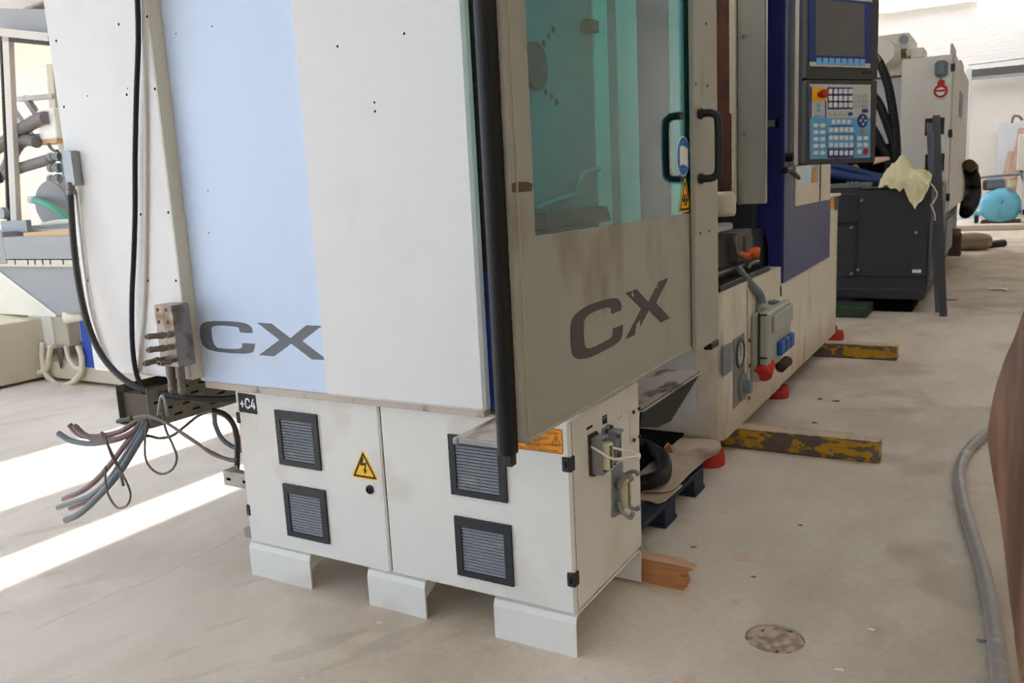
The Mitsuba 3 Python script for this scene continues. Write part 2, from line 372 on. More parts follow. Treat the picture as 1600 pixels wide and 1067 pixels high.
# ================================================================== the injection moulding machine
mc = thing('injection_moulding_machine', 'big white and silver injection moulding machine with a sliding glass door lettered CX', 'machine')
TOP = 2.85
XS, XW, XB = 2.345, 2.325, 2.285        # silver panel, white panel, white box on the left
ybx = at(299.3, 593.6, 'x', XB)
y_sw, y_wr = at(508.4, 617, 'x', XW)[1], at(758.3, 644.7, 'x', XW)[1]
z_s, z_w = at(420, 606, 'x', XS)[2], at(633, 631, 'x', XW)[2]
part(mc, 'silver_panel', box(XS, XS + 0.03, y_sw - 0.01, ybx[1] + 0.02, z_s, TOP, 0.004), 'silver', False, 'silver blue end panel lettered CX')
part(mc, 'white_panel', box(XW, XW + 0.045, y_wr, y_sw, z_w, TOP, 0.010), 'white', 20, 'white end panel')
part(mc, 'panel_sill', box(XS + 0.004, XS + 0.05, y_wr + 0.02, ybx[1], z_s - 0.03, z_s, 0.003), 'dustmetal')
ybl = at(147, 577, 'x', XB)[1]; zbl = at(225, 586, 'x', XB)[2]
left_box = part(mc, 'side_box', box(XB, XS + 0.09, ybx[1], ybl, zbl, TOP, 0.006), 'white', 20, 'white cover box left of the silver panel')
part(mc, 'box_edge_strip', box(XB - 0.001, XS - 0.001, ybx[1] - 0.004, ybx[1] + 0.001, zbl, TOP), 'cream')
for a, b in [((240.5, 0), (283, 440)), ]:
    pass
holes_b = [(185.6, 38), (88, 64), (100, 167), (198, 148), (230, 26), (242, 139), (263, 332), (220, 335), (231, 438.5), (275, 438.6), (137, 438), (124, 340)]
for q in holes_b: part(mc, 'screw_hole', cyl(at(*q, 'x', XB) + [0.003, 0, 0], at(*q, 'x', XB) + [-0.0006, 0, 0], 0.0055, 10), 'hole')
for q in [(137, 150), (199, 138)]: part(mc, 'screw_hole', cyl(at(*q, 'x', XB) + [0.003, 0, 0], at(*q, 'x', XB) + [-0.0006, 0, 0], 0.003, 8), 'hole')
for q in [(527.3, 72.5), (631.6, 52.5), (585, 160), (586, 174)]: part(mc, 'screw_hole', cyl(at(*q, 'x', XW) + [0.003, 0, 0], at(*q, 'x', XW) + [-0.0006, 0, 0], 0.0042, 10), 'hole')
for q in [(275, 53), (331, 41), (325, 298), (326, 364)]: part(mc, 'screw_hole', cyl(at(*q, 'x', XS) + [0.003, 0, 0], at(*q, 'x', XS) + [-0.0006, 0, 0], 0.003, 8), 'seam')
# CX on the silver panel (measured on that panel's plane)
def zoomed(pts, sx, sy, s, ax, val, ij):
    return [tuple(at(sx + x / s, sy + y / s, ax, val)[k] for k in ij) for x, y in pts]
def smooth2(pts, n=6, closed=True):
    p = np.array(pts, float); q = np.vstack([p, p[:3]]) if closed else p
    out = []
    for i in range(len(p)):
        a, b, c, d = p[i - 1], p[i], p[(i + 1) % len(p)], p[(i + 2) % len(p)]
        for t in np.linspace(0, 1, n, endpoint=False):
            out.append(0.5 * (2 * b + (c - a) * t + (2 * a - 5 * b + 4 * c - d) * t ** 2 + (3 * b - a - 3 * c + d) * t ** 3))
    return out
def curve(pts, n=6):
    return [tuple(x) for x in smooth_path(np.array([list(p) + [0] for p in pts], float), n)[:, :2]]
C1 = curve([(722, 232), (716, 185), (690, 145), (620, 112), (500, 96), (360, 88), (230, 90), (150, 104), (112, 135), (97, 195), (104, 290), (130, 365), (180, 415), (260, 445), (400, 464), (560, 476), (680, 470), (735, 440), (752, 358)]) \
    + curve([(598, 350), (598, 395), (570, 415), (500, 420), (390, 416), (310, 405), (272, 375), (250, 320), (236, 240), (234, 180), (252, 152), (310, 142), (400, 144), (510, 154), (555, 170), (575, 224)])
X1 = [(778, 108), (945, 118), (1172, 292), (1360, 138), (1545, 146), (1312, 326), (1620, 556), (1425, 542), (1182, 356), (980, 508), (800, 492), (1042, 312)]
xe = (1500, 0)
clip = Polygon([(ybx[1] - 0.002, 0), (y_sw + 0.001, 0), (y_sw + 0.001, 3), (ybx[1] - 0.002, 3)])
part(mc, 'letter_c', px_(Polygon(zoomed(C1, 300, 490, 7.619, 'x', XS, (1, 2))).buffer(0), XS, XS - 0.0012), 'letter', False, 'grey letter C on the silver panel')
part(mc, 'letter_x', px_(Polygon(zoomed(X1, 300, 490, 7.619, 'x', XS, (1, 2))).buffer(0).intersection(clip), XS, XS - 0.0012), 'letter', False, 'grey letter X on the silver panel')
# corner strips right of the white panel
part(mc, 'corner_strip', box(2.40, 2.43, 1.36, 1.527, 1.362, TOP, 0.004), 'farwhite', False, 'narrow white corner strip')
part(mc, 'corner_strip', box(2.385, 2.43, 1.36, 1.527, 0.862, 1.347, 0.006), 'bluepaint', 20, 'bright blue corner strip')
part(mc, 'body', cat(box(2.42, 4.4, 1.535, 3.40, 0.87, TOP), box(2.385, 2.45, 1.44, 2.95, 0.866, TOP), box(2.36, 2.5, 2.95, 3.45, 0.92, TOP)), 'seam')
# what shows through the glass: the fixed side guard of the clamp
YI = 1.5
def inner(name, x0, x1, z0, z1, m, y=YI, label=None, th=0.03): part(mc, name, box(x0, x1, y, y + th, z0, z1, 0.003), m, False, label)
inner('clamp_guard', 2.40, 3.315, 0.9, TOP, 'guardgrey', label='grey clamp guard seen through the glass')
inner('guard_strip', 3.315, 3.447, 0.9, TOP, 'farwhite', 1.49)
inner('guard_strip', 3.447, 3.552, 0.9, TOP, 'guardgrey', 1.495)
inner('guard_strip', 3.552, 3.778, 0.9, TOP, 'farwhite', 1.49)
inner('guard_plate', 3.778, 4.21, 0.9, TOP, 'bluecover', 1.495)
inner('guard_strip', 4.21, 4.386, 0.9, TOP, 'farshade', 1.49)
inner('guard_plate', 4.386, 4.55, 0.9, TOP, 'slate', 1.495)
part(mc, 'vent_disc', cyl((2.80, YI + 0.002, 2.03), (2.80, YI - 0.012, 2.03), 0.085, 28), 'beamgrey')
for q in [(864, 46), (857, 57), (849, 68), (852, 144), (861, 151), (869, 160)]:
    c = at(*q, 'y', YI); part(mc, 'guard_hole', cyl(c + [0, .002, 0], c + [0, -0.003, 0], 0.012, 10), 'beamgrey')
part(mc, 'tray_ledge', py_([tuple(at(*q, 'y', 1.44)[[0, 2]]) for q in [(838, 334), (934, 322), (941, 345), (838, 360)]], 1.40, 1.49), 'beamgrey', False, 'dark ledge behind the glass')
part(mc, 'guard_lever', tube([at(*q, 'y', 1.46) for q in [(838, 326), (870, 313), (898, 304), (902, 292), (912, 272), (936, 264)]], 0.011, 8), 'guardgrey', True)
part(mc, 'guard_switch', box(*at(918, 28, 'y', 1.47)[[0]], at(929, 28, 'y', 1.47)[0], 1.45, 1.5, at(920, 50, 'y', 1.47)[2], at(920, 30, 'y', 1.47)[2], 0.005), 'beamgrey')

# ---- sliding door
YD = 1.15
xdl, xgl, xgr, xdr = 1.987, 2.112, 3.495, 3.53
zdb, zgb = 0.897, 1.465
door = part(mc, 'sliding_door', py_(sbox(xdl, zdb, xgr + 0.005, TOP + 0.1).difference(sbox(xgl, zgb, xgr + 0.1, TOP - 0.02)), YD, YD + 0.012), 'doorgrey', False, 'grey sliding door lettered CX with a teal window')
part(door, 'door_edge', box(xdl, xdl + 0.012, YD + 0.0005, YD + 0.045, zdb, TOP + 0.1, 0.003), 'dooredge', False, 'folded leading edge')
part(door, 'bottom_fold', box(xdl + 0.012, xgr + 0.03, YD - 0.004, YD + 0.03, zdb - 0.008, zdb + 0.001, 0.002), 'dooredge')
part(door, 'edge_bead', box(xdl + 0.028, xdl + 0.034, YD - 0.003, YD + 0.001, zdb + 0.01, TOP), 'dooredge')
part(door, 'window_pane', py_(sbox(xgl - 0.01, zgb - 0.01, xgr + 0.03, TOP), YD + 0.006, YD + 0.0061), 'glass', False, 'teal tinted glass pane')
seal = smooth_path
g0 = at(774, 712, 'x', 1.955); g1 = at(802, 708, 'x', 1.955)
sealp = unary_union([sbox(1.955, 1.166, 1.985, 1.214), Point(1.957, 1.190).buffer(0.024)])
part(door, 'rubber_seal', pz_(sealp, 0.868, TOP + 0.1), 'rubber', 35, 'black rubber safety edge')
part(door, 'seal_rail', box(1.957, 1.985, 1.214, 1.218, 0.866, TOP + 0.1, 0.001), 'zinc', False, 'bright metal rail of the rubber edge')
part(door, 'seal_foot', box(1.955, 1.985, 1.172, 1.200, 0.83, 0.868, 0.004), 'black')
pc = [tuple(at(*q, 'y', YD)[[0, 2]]) for q in [(799, 287), (806, 284), (822, 284), (832, 287), (831, 298), (818, 300), (800, 301)]]
part(door, 'worn_patch', py_(pc, YD - 0.0008, YD), 'rubble', False, 'brown scraped patch')
c2 = curve([(645, 458), (645, 410), (630, 360), (600, 332), (550, 325), (480, 338), (380, 368), (270, 410), (170, 475), (110, 540), (84, 610), (78, 720), (84, 860), (95, 940), (125, 985), (170, 1000), (250, 993), (340, 965), (470, 900), (570, 845), (630, 790), (655, 730), (662, 618)]) \
    + curve([(550, 664), (545, 730), (525, 770), (450, 812), (350, 862), (285, 882), (250, 872), (235, 820), (228, 720), (226, 620), (240, 560), (280, 510), (380, 462), (470, 434), (515, 432), (530, 455), (536, 502)])
def dz(p): return zoomed(p, 880, 420, 7.111, 'y', YD, (0, 2))
part(door, 'letter_c', py_(Polygon(dz(c2)).buffer(0), YD - 0.001, YD), 'letterdark', False, 'dark grey letter C on the door')
x2 = Polygon(dz([(690, 270), (762, 245), (815, 226), (945, 368), (1062, 140), (1168, 102), (1030, 375), (1184, 545), (1085, 597), (948, 462), (855, 640), (852, 565), (812, 615), (800, 690), (796, 735), (690, 782), (865, 442)])).buffer(0)
x2 = x2.difference(Polygon(dz([(768, 246), (785, 290), (780, 318), (765, 308), (755, 280)]))).difference(Polygon(dz([(1046, 185), (1054, 200), (1044, 222), (1036, 205)])))
part(door, 'letter_x', py_(x2, YD - 0.001, YD), 'letterdark', False, 'damaged dark grey letter X on the door')
# fixed strip and handles
part(door, 'black_gap', box(xgr + 0.006, xdr, YD + 0.004, YD + 0.03, 0.9, TOP + 0.1), 'hole')
zst = at(1123, 531, 'y', 1.12)[2]
xs0, xs1 = at(1088, 500, 'y', 1.125)[0], at(1122.5, 400, 'y', 1.125)[0]
strip = part(mc, 'door_stile', box(xs0, xs1, 1.125, 1.147, zst, TOP + 0.1, 0.005), 'doorgrey', False, 'grey end stile of the sliding door')
part(mc, 'stile_foot', box(xs1 - 0.12, xs1 - 0.004, 1.122, 1.16, zst - 0.03, zst, 0.004), 'black')
for q in [(1087, 132), (1105, 134), (1103, 37), (1094, 364), (1108, 361)]:
    c = at(*q, 'y', 1.125); part(mc, 'stile_screw', cyl(c, c + [0, -0.002, 0], 0.006, 8), 'seam')
hx = at(1093, 178, 'y', 1.12)[0]
h1, h2 = at(1094, 178, 'y', 1.12), at(1097, 279, 'y', 1.12)
hz1, hz2 = h1[2], h2[2]
part(door, 'handle', tube([(hx, 1.125, hz1), (hx, 1.075, hz1), (hx, 1.052, hz1 - 0.012), (hx, 1.042, hz1 - 0.04), (hx, 1.042, hz2 + 0.04), (hx, 1.052, hz2 + 0.012), (hx, 1.075, hz2), (hx, 1.125, hz2)], 0.016, 14), 'black', True, 'black D shaped pull handle')
for zz in (hz1, hz2): part(door, 'handle_flange', cyl((hx, 1.12, zz), (hx, 1.108, zz), 0.022, 16), 'black')
i1, i2 = at(1078, 180, 'y', 1.21), at(1079, 277, 'y', 1.21)
ix = i1[0]; yb_ = at(1042, 230, 'x', ix)[1]
part(door, 'inner_handle', tube([(ix, 1.175, i1[2]), (ix, yb_ - 0.035, i1[2]), (ix, yb_ - 0.012, i1[2] - 0.012), (ix, yb_, i1[2] - 0.04), (ix, yb_, i2[2] + 0.04), (ix, yb_ - 0.012, i2[2] + 0.012), (ix, yb_ - 0.035, i2[2]), (ix, 1.175, i2[2])], 0.017, 14), 'black', True, 'black inner pull handle seen through the glass')
# stickers on the glass
def yz(px_list): return [tuple(at(*q, 'y', YD)[[0, 2]]) for q in px_list]
def z2(x, y): return (1040 + x / 7.629, 200 + y / 7.629)
cc = [z2(222 + 78 * math.cos(a), 336 + 241 * math.sin(a)) for a in np.linspace(0, 2 * np.pi, 40)[:-1]]
ci = [z2(222 + 70 * math.cos(a), 336 + 228 * math.sin(a)) for a in np.linspace(0, 2 * np.pi, 40)[:-1]]
YG = YD + 0.004
part(door, 'manual_sign', py_(yz(cc), YG, YG + 0.002), 'signwhite', False, 'round blue sign with an open white book')
part(door, 'sign_disc', py_(yz(ci), YG - 0.001, YG), 'signblue')
part(door, 'sign_book', py_(yz([z2(*q) for q in [(178, 222), (205, 206), (218, 220), (232, 216), (246, 232), (270, 242), (274, 466), (250, 452), (235, 432), (222, 442), (208, 430), (180, 450)]]), YG - 0.002, YG - 0.001), 'signwhite')
part(door, 'crush_sign', py_(yz([z2(*q) for q in [(236, 598), (246, 600), (304, 905), (290, 990), (280, 1000), (172, 1006), (168, 990)]]), YG - 0.001, YG), 'yellow', False, 'yellow triangular crush hazard sign')
tri_o = Polygon(yz([z2(*q) for q in [(238, 628), (300, 900), (282, 975), (180, 984)]])); tri_i = Polygon(yz([z2(*q) for q in [(238, 668), (294, 905), (280, 948), (192, 962)]]))
part(door, 'sign_border', py_(tri_o.difference(tri_i), YG - 0.002, YG - 0.001), 'ink')
part(door, 'sign_plate', cat(*[py_(yz([z2(a, 790), (z2(a + 12, 788)), z2(a + 14, 925), z2(a + 2, 927)]), YG - 0.002, YG - 0.001) for a in (224, 246)] + [py_(yz([z2(a, 852), z2(a + 14, 840), z2(a + 14, 878)]), YG - 0.002, YG - 0.001) for a in (208,)] + [py_(yz([z2(276, 852), z2(262, 840), z2(262, 878)]), YG - 0.002, YG - 0.001)]), 'ink')

# ---- rail bracket below the door's leading edge
part(mc, 'rail_bracket', pz_([(2.114, 1.473), (2.127, 1.30), (2.40, 1.30), (2.40, 1.473)], 0.832, 0.842), 'dustmetal', False, 'dusty plate bracket under the door edge')
part(mc, 'bracket_lip', cat(box(2.112, 2.122, 1.30, 1.474, 0.822, 0.842, 0.004), box(2.106, 2.125, 1.455, 1.478, 0.818, 0.843, 0.006)), 'zinc')

# ---- mould area between door and blue cover
XM = 5.5
def span(px0, px1, y=150): return at(px1, y, 'x', XM)[1], at(px0, y, 'x', XM)[1]
a, b = span(1095, 1144); part(mc, 'platen', box(XM, XM + 0.3, a, b + 0.5, 1.44, TOP + 0.2, 0.01), 'rust', False, 'rusty brown platen face')
a, b = span(1144, 1151); part(mc, 'platen_edge', cat(box(XM - 0.02, XM + 0.2, a, b, 1.44, 2.0, 0.004), box(XM - 0.02, XM + 0.2, a, b + 0.012, 2.0, TOP + 0.2, 0.004)), 'cream')
a, b = span(1152, 1196); part(mc, 'inner_guard', box(XM, XM + 0.06, a, b, 1.43, TOP + 0.2, 0.006), 'doorgrey', False, 'grey guard panel beside the blue column')
for q in [(1160, 55), (1162, 209)]:
    c = at(*q, 'x', XM); part(mc, 'guard_bolt', cyl(c, c + [-0.03, 0, 0], 0.012, 12), 'greycast')
part(mc, 'bed', cat(box(4.58, 6.2, 1.46, 3.2, 0.98, 1.25, 0.01), box(5.85, 8, 1.5, 3.2, 0.9, 2.9)), 'darkmachine', False, 'dark machine bed under the mould space')
part(mc, 'bed_rail', box(4.56, at(1146, 350, 'y', 1.42)[0], 1.42, 1.5, 1.29, 1.34, 0.012), 'zinc')
part(mc, 'bed_rail', box(4.56, 5.3, 1.40, 1.44, 1.06, 1.075, 0.003), 'steel')
part(mc, 'bed_rail', box(4.56, 5.7, 1.345, 1.46, 0.985, 1.02, 0.004), 'black')
part(mc, 'ejector_bush', lathe([(0, 0), (0.075, 0), (0.085, 0.02), (0.085, 0.12), (0.06, 0.15), (0, 0.15)], at(1128, 338, 'x', 5.2), (0, 0, 1), 24), 'cream', True)
v = at(1160, 382, 'y', 1.42)
part(mc, 'valve_block', cat(box(v[0] - 0.16, v[0] + 0.16, 1.40, 1.5, v[2] - 0.10, v[2] + 0.09, 0.01), box(v[0] - 0.06, v[0] + 0.10, 1.38, 1.41, v[2] - 0.06, v[2] + 0.05, 0.008)), 'beamgrey')
for q, d in (((1163, 398), 0.022), ((1178, 393), 0.036), ((1171, 392), 0.018)):
    c = at(*q, 'y', 1.38); part(mc, 'orange_plug', cyl(c + [0, 0.03, 0], c + [0.02, -0.03, -0.01], d, 12), 'orangebit', True)
part(mc, 'bed_pipe', tube([at(*q, 'y', 1.39) for q in [(1150, 368), (1149, 380), (1152, 395), (1162, 402)]], 0.012, 8), 'steel', True)
part(mc, 'bed_pipe', tube([at(*q, 'y', 1.39) for q in [(1168, 420), (1172, 412), (1184, 408)]], 0.016, 8), 'steel', True)

# ---- blue cover of the injection unit
XC, YC = 5.97, 1.32
yl = at(1195, 250, 'x', XC)[1]
zb1 = at(1215, 442, 'x', XC)[2]
col = Polygon([(YC, zb1), (YC, TOP + 0.2), (yl + 0.012, TOP + 0.2), (yl, 1.405), (at(1140, 326, 'x', XC)[1], 1.392), (at(1140, 341, 'x', XC)[1], 1.318)] + [tuple(at(*q, 'x', XC)[[1, 2]]) for q in [(1168, 341), (1180, 346), (1190, 357), (1197, 370), (1200, 385), (1201, 441)]])
part(mc, 'blue_column', px_(col.buffer(0), XC, XC + 0.03), 'navy', False, 'dark blue end column')
part(mc, 'column_slot', box(XC - 0.001, XC + 0.02, at(1217, 195, 'x', XC)[1], at(1200, 195, 'x', XC)[1], at(1208, 199, 'x', XC)[2], at(1208, 186, 'x', XC)[2]), 'hole')
part(mc, 'slot_latch', box(XC - 0.004, XC, at(1211, 195, 'x', XC)[1], at(1200, 195, 'x', XC)[1], at(1208, 198, 'x', XC)[2], at(1208, 187, 'x', XC)[2], 0.002), 'greycast')
for q in [(1147, 334), (1163, 334)]:
    c = at(*q, 'x', XC); part(mc, 'column_bolt', cyl(c, c + [-0.015, 0, 0], 0.015, 14), 'greycast')
xr = 7.73
zr0, zr1 = 0.885, 1.372
win = sbox(at(1243, 300, 'y', YC)[0], 1.385, at(1297, 300, 'y', YC)[0], 1.75)
part(mc, 'blue_cover', py_(Polygon([(XC + 0.001, zb1), (xr, zr0 + 0.005), (xr, TOP + 0.2), (XC + 0.001, TOP + 0.2)]).difference(sbox(at(1241, 300, 'y', YC)[0], zr1 + 0.01, 9, TOP + 1)), YC, YC + 0.03), 'bluecover', False, 'blue side cover below a small window')
part(mc, 'cover_edge', box(XC, XC + 0.02, YC - 0.002, YC + 0.02, zb1, TOP + 0.2, 0.004), 'bluecover')
xw0, xw1 = at(1242, 300, 'y', YC)[0], at(1297, 300, 'y', YC)[0]
part(mc, 'small_window_frame', py_(sbox(xw0, zr1 + 0.008, xw1 - 0.02, 2.9).difference(sbox(xw0 + 0.03, zr1 + 0.16, xw1 - 0.55, 2.8)), YC - 0.004, YC + 0.03), 'cream', False, 'cream frame of the small window')
part(mc, 'small_window', box(xw0 + 0.02, xw1 - 0.5, YC + 0.02, YC + 0.03, zr1 + 0.1, 2.85), 'paleblue', False, 'pale blue pane of the small window')
part(mc, 'window_sticker', py_([tuple(at(*q, 'y', YC + 0.015)[[0, 2]]) for q in [(1268, 297), (1274, 296), (1273, 262), (1271, 262)]], YC + 0.012, YC + 0.018), 'amber')
part(mc, 'frame_seam', box(xw1 - 0.50, xw1 - 0.46, YC - 0.008, YC - 0.003, zr1 + 0.01, 2.85), 'seam')
x0, x1 = at(1237, 120, 'y', YC - 0.02)[0], at(1250, 120, 'y', YC - 0.02)[0]
part(mc, 'grey_post', box(at(1235, 120, 'y', YC)[0], at(1243.5, 120, 'y', YC)[0], YC - 0.03, YC + 0.02, at(1240, 259, 'y', YC)[2], TOP + 0.2, 0.005), 'doorgrey')
part(mc, 'cream_post', box(at(1243.5, 120, 'y', YC)[0], at(1251, 120, 'y', YC)[0], YC - 0.035, YC + 0.02, at(1246, 260, 'y', YC)[2], TOP + 0.2, 0.005), 'cream')
lv = [at(*q, 'y', YC - 0.05) for q in [(1226, 266), (1233, 265), (1238, 268), (1248, 278)]]
part(mc, 'clamp_lever', tube(lv, [0.022, 0.022, 0.02, 0.014], 10), 'black', True, 'black clamping lever')
part(mc, 'lever_hub', cyl(at(1228, 246, 'y', YC), at(1228, 246, 'y', YC) + [0, -0.05, 0], 0.03, 16), 'black')

# ---- white base
YB = 1.335; BZ = 0.132
cor = [(4.60, 2.9), (4.55, 2.9), (4.55, YB + 0.075), (4.565, YB + 0.03), (4.60, YB + 0.008), (4.66, YB), (5.96, YB), (5.96, 2.9)]
part(mc, 'base', cat(pz_(cor, BZ, 0.985), box(5.95, 8.2, YB, 2.9, BZ, 0.868, 0.008), box(6.0, 8.2, YB, 1.40, 0.86, 1.392, 0.012)), 'basewhite', False, 'cream white machine base stained with rust')
part(mc, 'base_edge_rail', box(4.6, 8.19, YB + 0.02, YB + 0.1, BZ - 0.012, BZ), 'seam')
part(mc, 'end_cover', box(4.545, 4.555, YB + 0.15, 2.9, 0.30, 0.98), 'farshade')
part(mc, 'base_cap', box(7.60, 8.24, YB - 0.02, YB + 0.2, 1.392, 1.42, 0.008), 'cream')
part(mc, 'base_sticker', py_([tuple(at(*q, 'y', YB)[[0, 2]]) for q in [(1296.5, 304), (1303, 303), (1303, 326), (1297, 327)]], YB - 0.002, YB), 'amber')
part(mc, 'base_nameplate', py_([tuple(at(*q, 'y', YB)[[0, 2]]) for q in [(1303.5, 303), (1310, 301), (1310, 327), (1303.5, 329)]], YB - 0.002, YB), 'panelgrey')
for q0, q1, w in [((1167.5, 435), (1168, 622), 0.012), ((1143, 300), (1143, 300), 0)]:
    if w: a0, a1 = at(*q0, 'y', YB), at(*q1, 'y', YB); part(mc, 'base_seam', box(a0[0] - w / 2, a0[0] + w / 2, YB - 0.0015, YB + 0.004, a1[2], 0.96), 'softseam')
for q in [(1170, 446), (1170, 532), (1170, 571), (1170, 622)]:
    c = at(*q, 'y', YB); part(mc, 'base_screw', cyl(c, c + [0, -0.006, 0], 0.012, 8), 'seam')
part(mc, 'base_slot', box(5.948, 5.955, at(1222, 455, 'x', 5.95)[1] + 0.005, at(1214, 455, 'x', 5.95)[1] + 0.01, 0.78, 0.855), 'hole')
def by(*pts, y=YB): return [tuple(at(*q, 'y', y)[[0, 2]]) for q in pts]
part(mc, 'dark_plate', py_(by((1129, 542), (1143, 534), (1143, 579), (1129, 589)), YB - 0.003, YB), 'slate', False, 'blank dark plate')
gp = part(mc, 'gauge_plate', py_(by((1144.5, 531), (1161.5, 520), (1163, 621), (1145, 639)), YB - 0.006, YB), 'cupgrey', False, 'dark plate with a round flow gauge and a knob')
gc = at(1154, 552, 'y', YB)
part(gp, 'gauge_ring', lathe([(0.088, 0), (0.088, 0.012), (0.070, 0.012), (0.070, 0.0)], gc + [0, -0.006, 0], (0, -1, 0), 28), 'beamgrey')
part(gp, 'gauge_face', cyl(gc + [0, -0.004, 0], gc + [0, -0.010, 0], 0.070, 28), 'keygrey')
part(gp, 'gauge_needle', box(gc[0] - 0.004, gc[0] + 0.004, YB - 0.013, YB - 0.010, gc[2] - 0.02, gc[2] + 0.05), 'ink')
kc = at(1157, 603, 'y', YB)
part(gp, 'knob_flange', cyl(kc + [0, -0.005, 0], kc + [0, -0.022, 0], 0.085, 24), 'cupgrey')
part(gp, 'knob', lathe([(0.0, 0), (0.040, 0), (0.040, 0.038), (0.034, 0.045), (0.0, 0.045)], kc + [0, -0.02, 0], (0, -1, 0), 12), 'slate')
# socket box
sx0, sxe = at(1201, 530, 'y', 1.225)[0], at(1236, 530, 'y', 1.225)[0]
sw_ = sxe - sx0
sb = part(mc, 'socket_box', box(sx0, sxe, 1.285, YB, at(1180, 597, 'y', 1.31)[2], at(1190, 485, 'y', 1.31)[2], 0.012), 'socketgrey', False, 'grey power socket box with blue and red outlets')
zl0, zl1 = at(1203, 572, 'y', 1.225)[2], at(1203, 488, 'y', 1.225)[2]
part(sb, 'lid', box(sx0 - 0.003, sxe, 1.225, 1.285, zl0, zl1, 0.014), 'socketgrey')
part(sb, 'breaker_flap', box(sx0 + 0.08, sxe - 0.02, 1.208, 1.225, zl1 - 0.14, zl1 - 0.03, 0.005), 'socketgrey')
part(sb, 'lid_seam', box(sx0 - 0.005, sx0 + 0.01, 1.282, 1.288, zl0, zl1), 'seam')
for k in range(2): part(sb, 'lid_clip', box(sx0 - 0.006, sx0 + 0.01, 1.235, 1.278, (zl1 - 0.02, zl0 + 0.05)[k], (zl1 - 0.008, zl0 + 0.062)[k], 0.002), 'seam')
for k in range(3):
    xk = sx0 + sw_ * (0.34 + 0.21 * k)
    part(sb, 'blue_outlet', box(xk, xk + sw_ * 0.16, 1.19, 1.225, at(1224, 553, 'y', 1.20)[2], at(1224, 531, 'y', 1.20)[2], 0.008), 'outletblue')
zt2 = at(1190, 485, 'y', 1.31)[2]
part(sb, 'cable_gland', lathe([(0.0, 0), (0.045, 0), (0.045, 0.03), (0.03, 0.05), (0, 0.05)], (sx0 + sw_ * 0.25, 1.30, zt2), (0, 0, 1), 18), 'socketgrey')
part(sb, 'cable_gland', lathe([(0.0, 0), (0.035, 0), (0.035, 0.02), (0, 0.03)], (sx0 + sw_ * 0.75, 1.30, zt2), (0, 0, 1), 18), 'slate')
part(sb, 'supply_cable', tube([(sx0 + sw_ * 0.25, 1.30, zt2 + 0.03), (sx0 + sw_ * 0.22, 1.31, zt2 + 0.10), (sx0 + 0.0, 1.32, zt2 + 0.17), (sx0 - 0.06, 1.36, zt2 + 0.24), (sx0 - 0.07, 1.40, zt2 + 0.3)], 0.026, 10), 'slate', True)
ra = at(1196, 588, 'y', 1.24); rb = at(1214, 570, 'y', 1.21)
part(sb, 'red_outlet', lathe([(0.0, 0), (0.05, 0), (0.062, 0.02), (0.05, 0.12), (0.035, 0.14), (0.0, 0.14)], ra + [0.02, 0.03, 0.0], rb - ra + [0, 0.01, 0.06], 18), 'red', True)
part(sb, 'red_plug', lathe([(0.0, 0), (0.034, 0), (0.034, 0.12), (0.0, 0.12)], at(1219, 574, 'y', 1.20), at(1231, 563, 'y', 1.18) - at(1219, 574, 'y', 1.20), 14), 'rust', True)
# red levelling feet
for q, s in (((1122, 726), 1.0), ((1219, 620), 1.0), ((1303, 530), 1.0)):
    c = at(*q, 'z', 0.0); c[2] = 0; c[1] = 1.415
    part(mc, 'levelling_foot', lathe([(0, 0), (0.088, 0), (0.092, 0.012), (0.088, 0.075), (0.08, 0.085), (0.03, 0.09), (0.03, BZ), (0, BZ)], c, (0, 0, 1), 28), 'redfoot', 40, 'red rubber levelling foot')
# chute under the door
tip, bl, lo, bk = at(1098, 580, 'y', 1.27), at(1006, 641, 'y', 1.27), at(1030, 672, 'y', 1.27), at(1000, 672, 'y', 1.27)
yb2 = 1.75
part(mc, 'chute', cat(hull([tip, bl, tip + [0, yb2 - 1.27, 0.0], bl + [-0.2, yb2 - 1.27, -0.02]], [tip - [0, 0, 0.006], bl - [0, 0, 0.006], tip + [0, yb2 - 1.27, -0.006], bl + [-0.2, yb2 - 1.27, -0.026]])), 'dustmetal', False, 'dusty sheet metal chute plate')
part(mc, 'chute_side', py_([tuple(p[[0, 2]]) for p in (tip, at(1050, 658, 'y', 1.27), at(1030, 668, 'y', 1.27), at(1002, 668, 'y', 1.27), bl)], 1.275, 1.285), 'chutegreen', False, 'dark green chute cheek')
part(mc, 'shade_sheet', box(3.3, 4.54, 1.56, 2.8, 0.15, 0.17), 'hole')  # black sheet standing in for the shade under the machine

# ================================================================== operator control panel (a part of the machine)
PU = np.array([0.819, -0.574, 0.0]); PN = np.cross(PU, ZU)          # rightward on its face; towards the operator
P0 = at(1258, 258, 'y', 1.04)
def pp(px, py): return at_plane(px, py, P0, PN)
def puv(px, py): d = pp(px, py) - P0; return (float(d @ PU), float(d[2]))
def pquad(pts, th, lift=0.0): return prism([puv(*q) for q in pts], P0, PU, ZU, th, lift)
def prr(px0, py0, px1, py1, r, th, lift=0.0):
    a, b = puv(px0, (py0 + py1) / 2), puv(px1, (py0 + py1) / 2)
    c, d = puv((px0 + px1) / 2, py1), puv((px0 + px1) / 2, py0)
    return prism(rrect((a[0] + b[0]) / 2, (c[1] + d[1]) / 2, b[0] - a[0], d[1] - c[1], r, 3), P0, PU, ZU, th, lift)
w_p = puv(1367, 252)[0]
h_top = puv(1258, 0)[1] + 0.12
z_split = puv(1310, 124)[1]
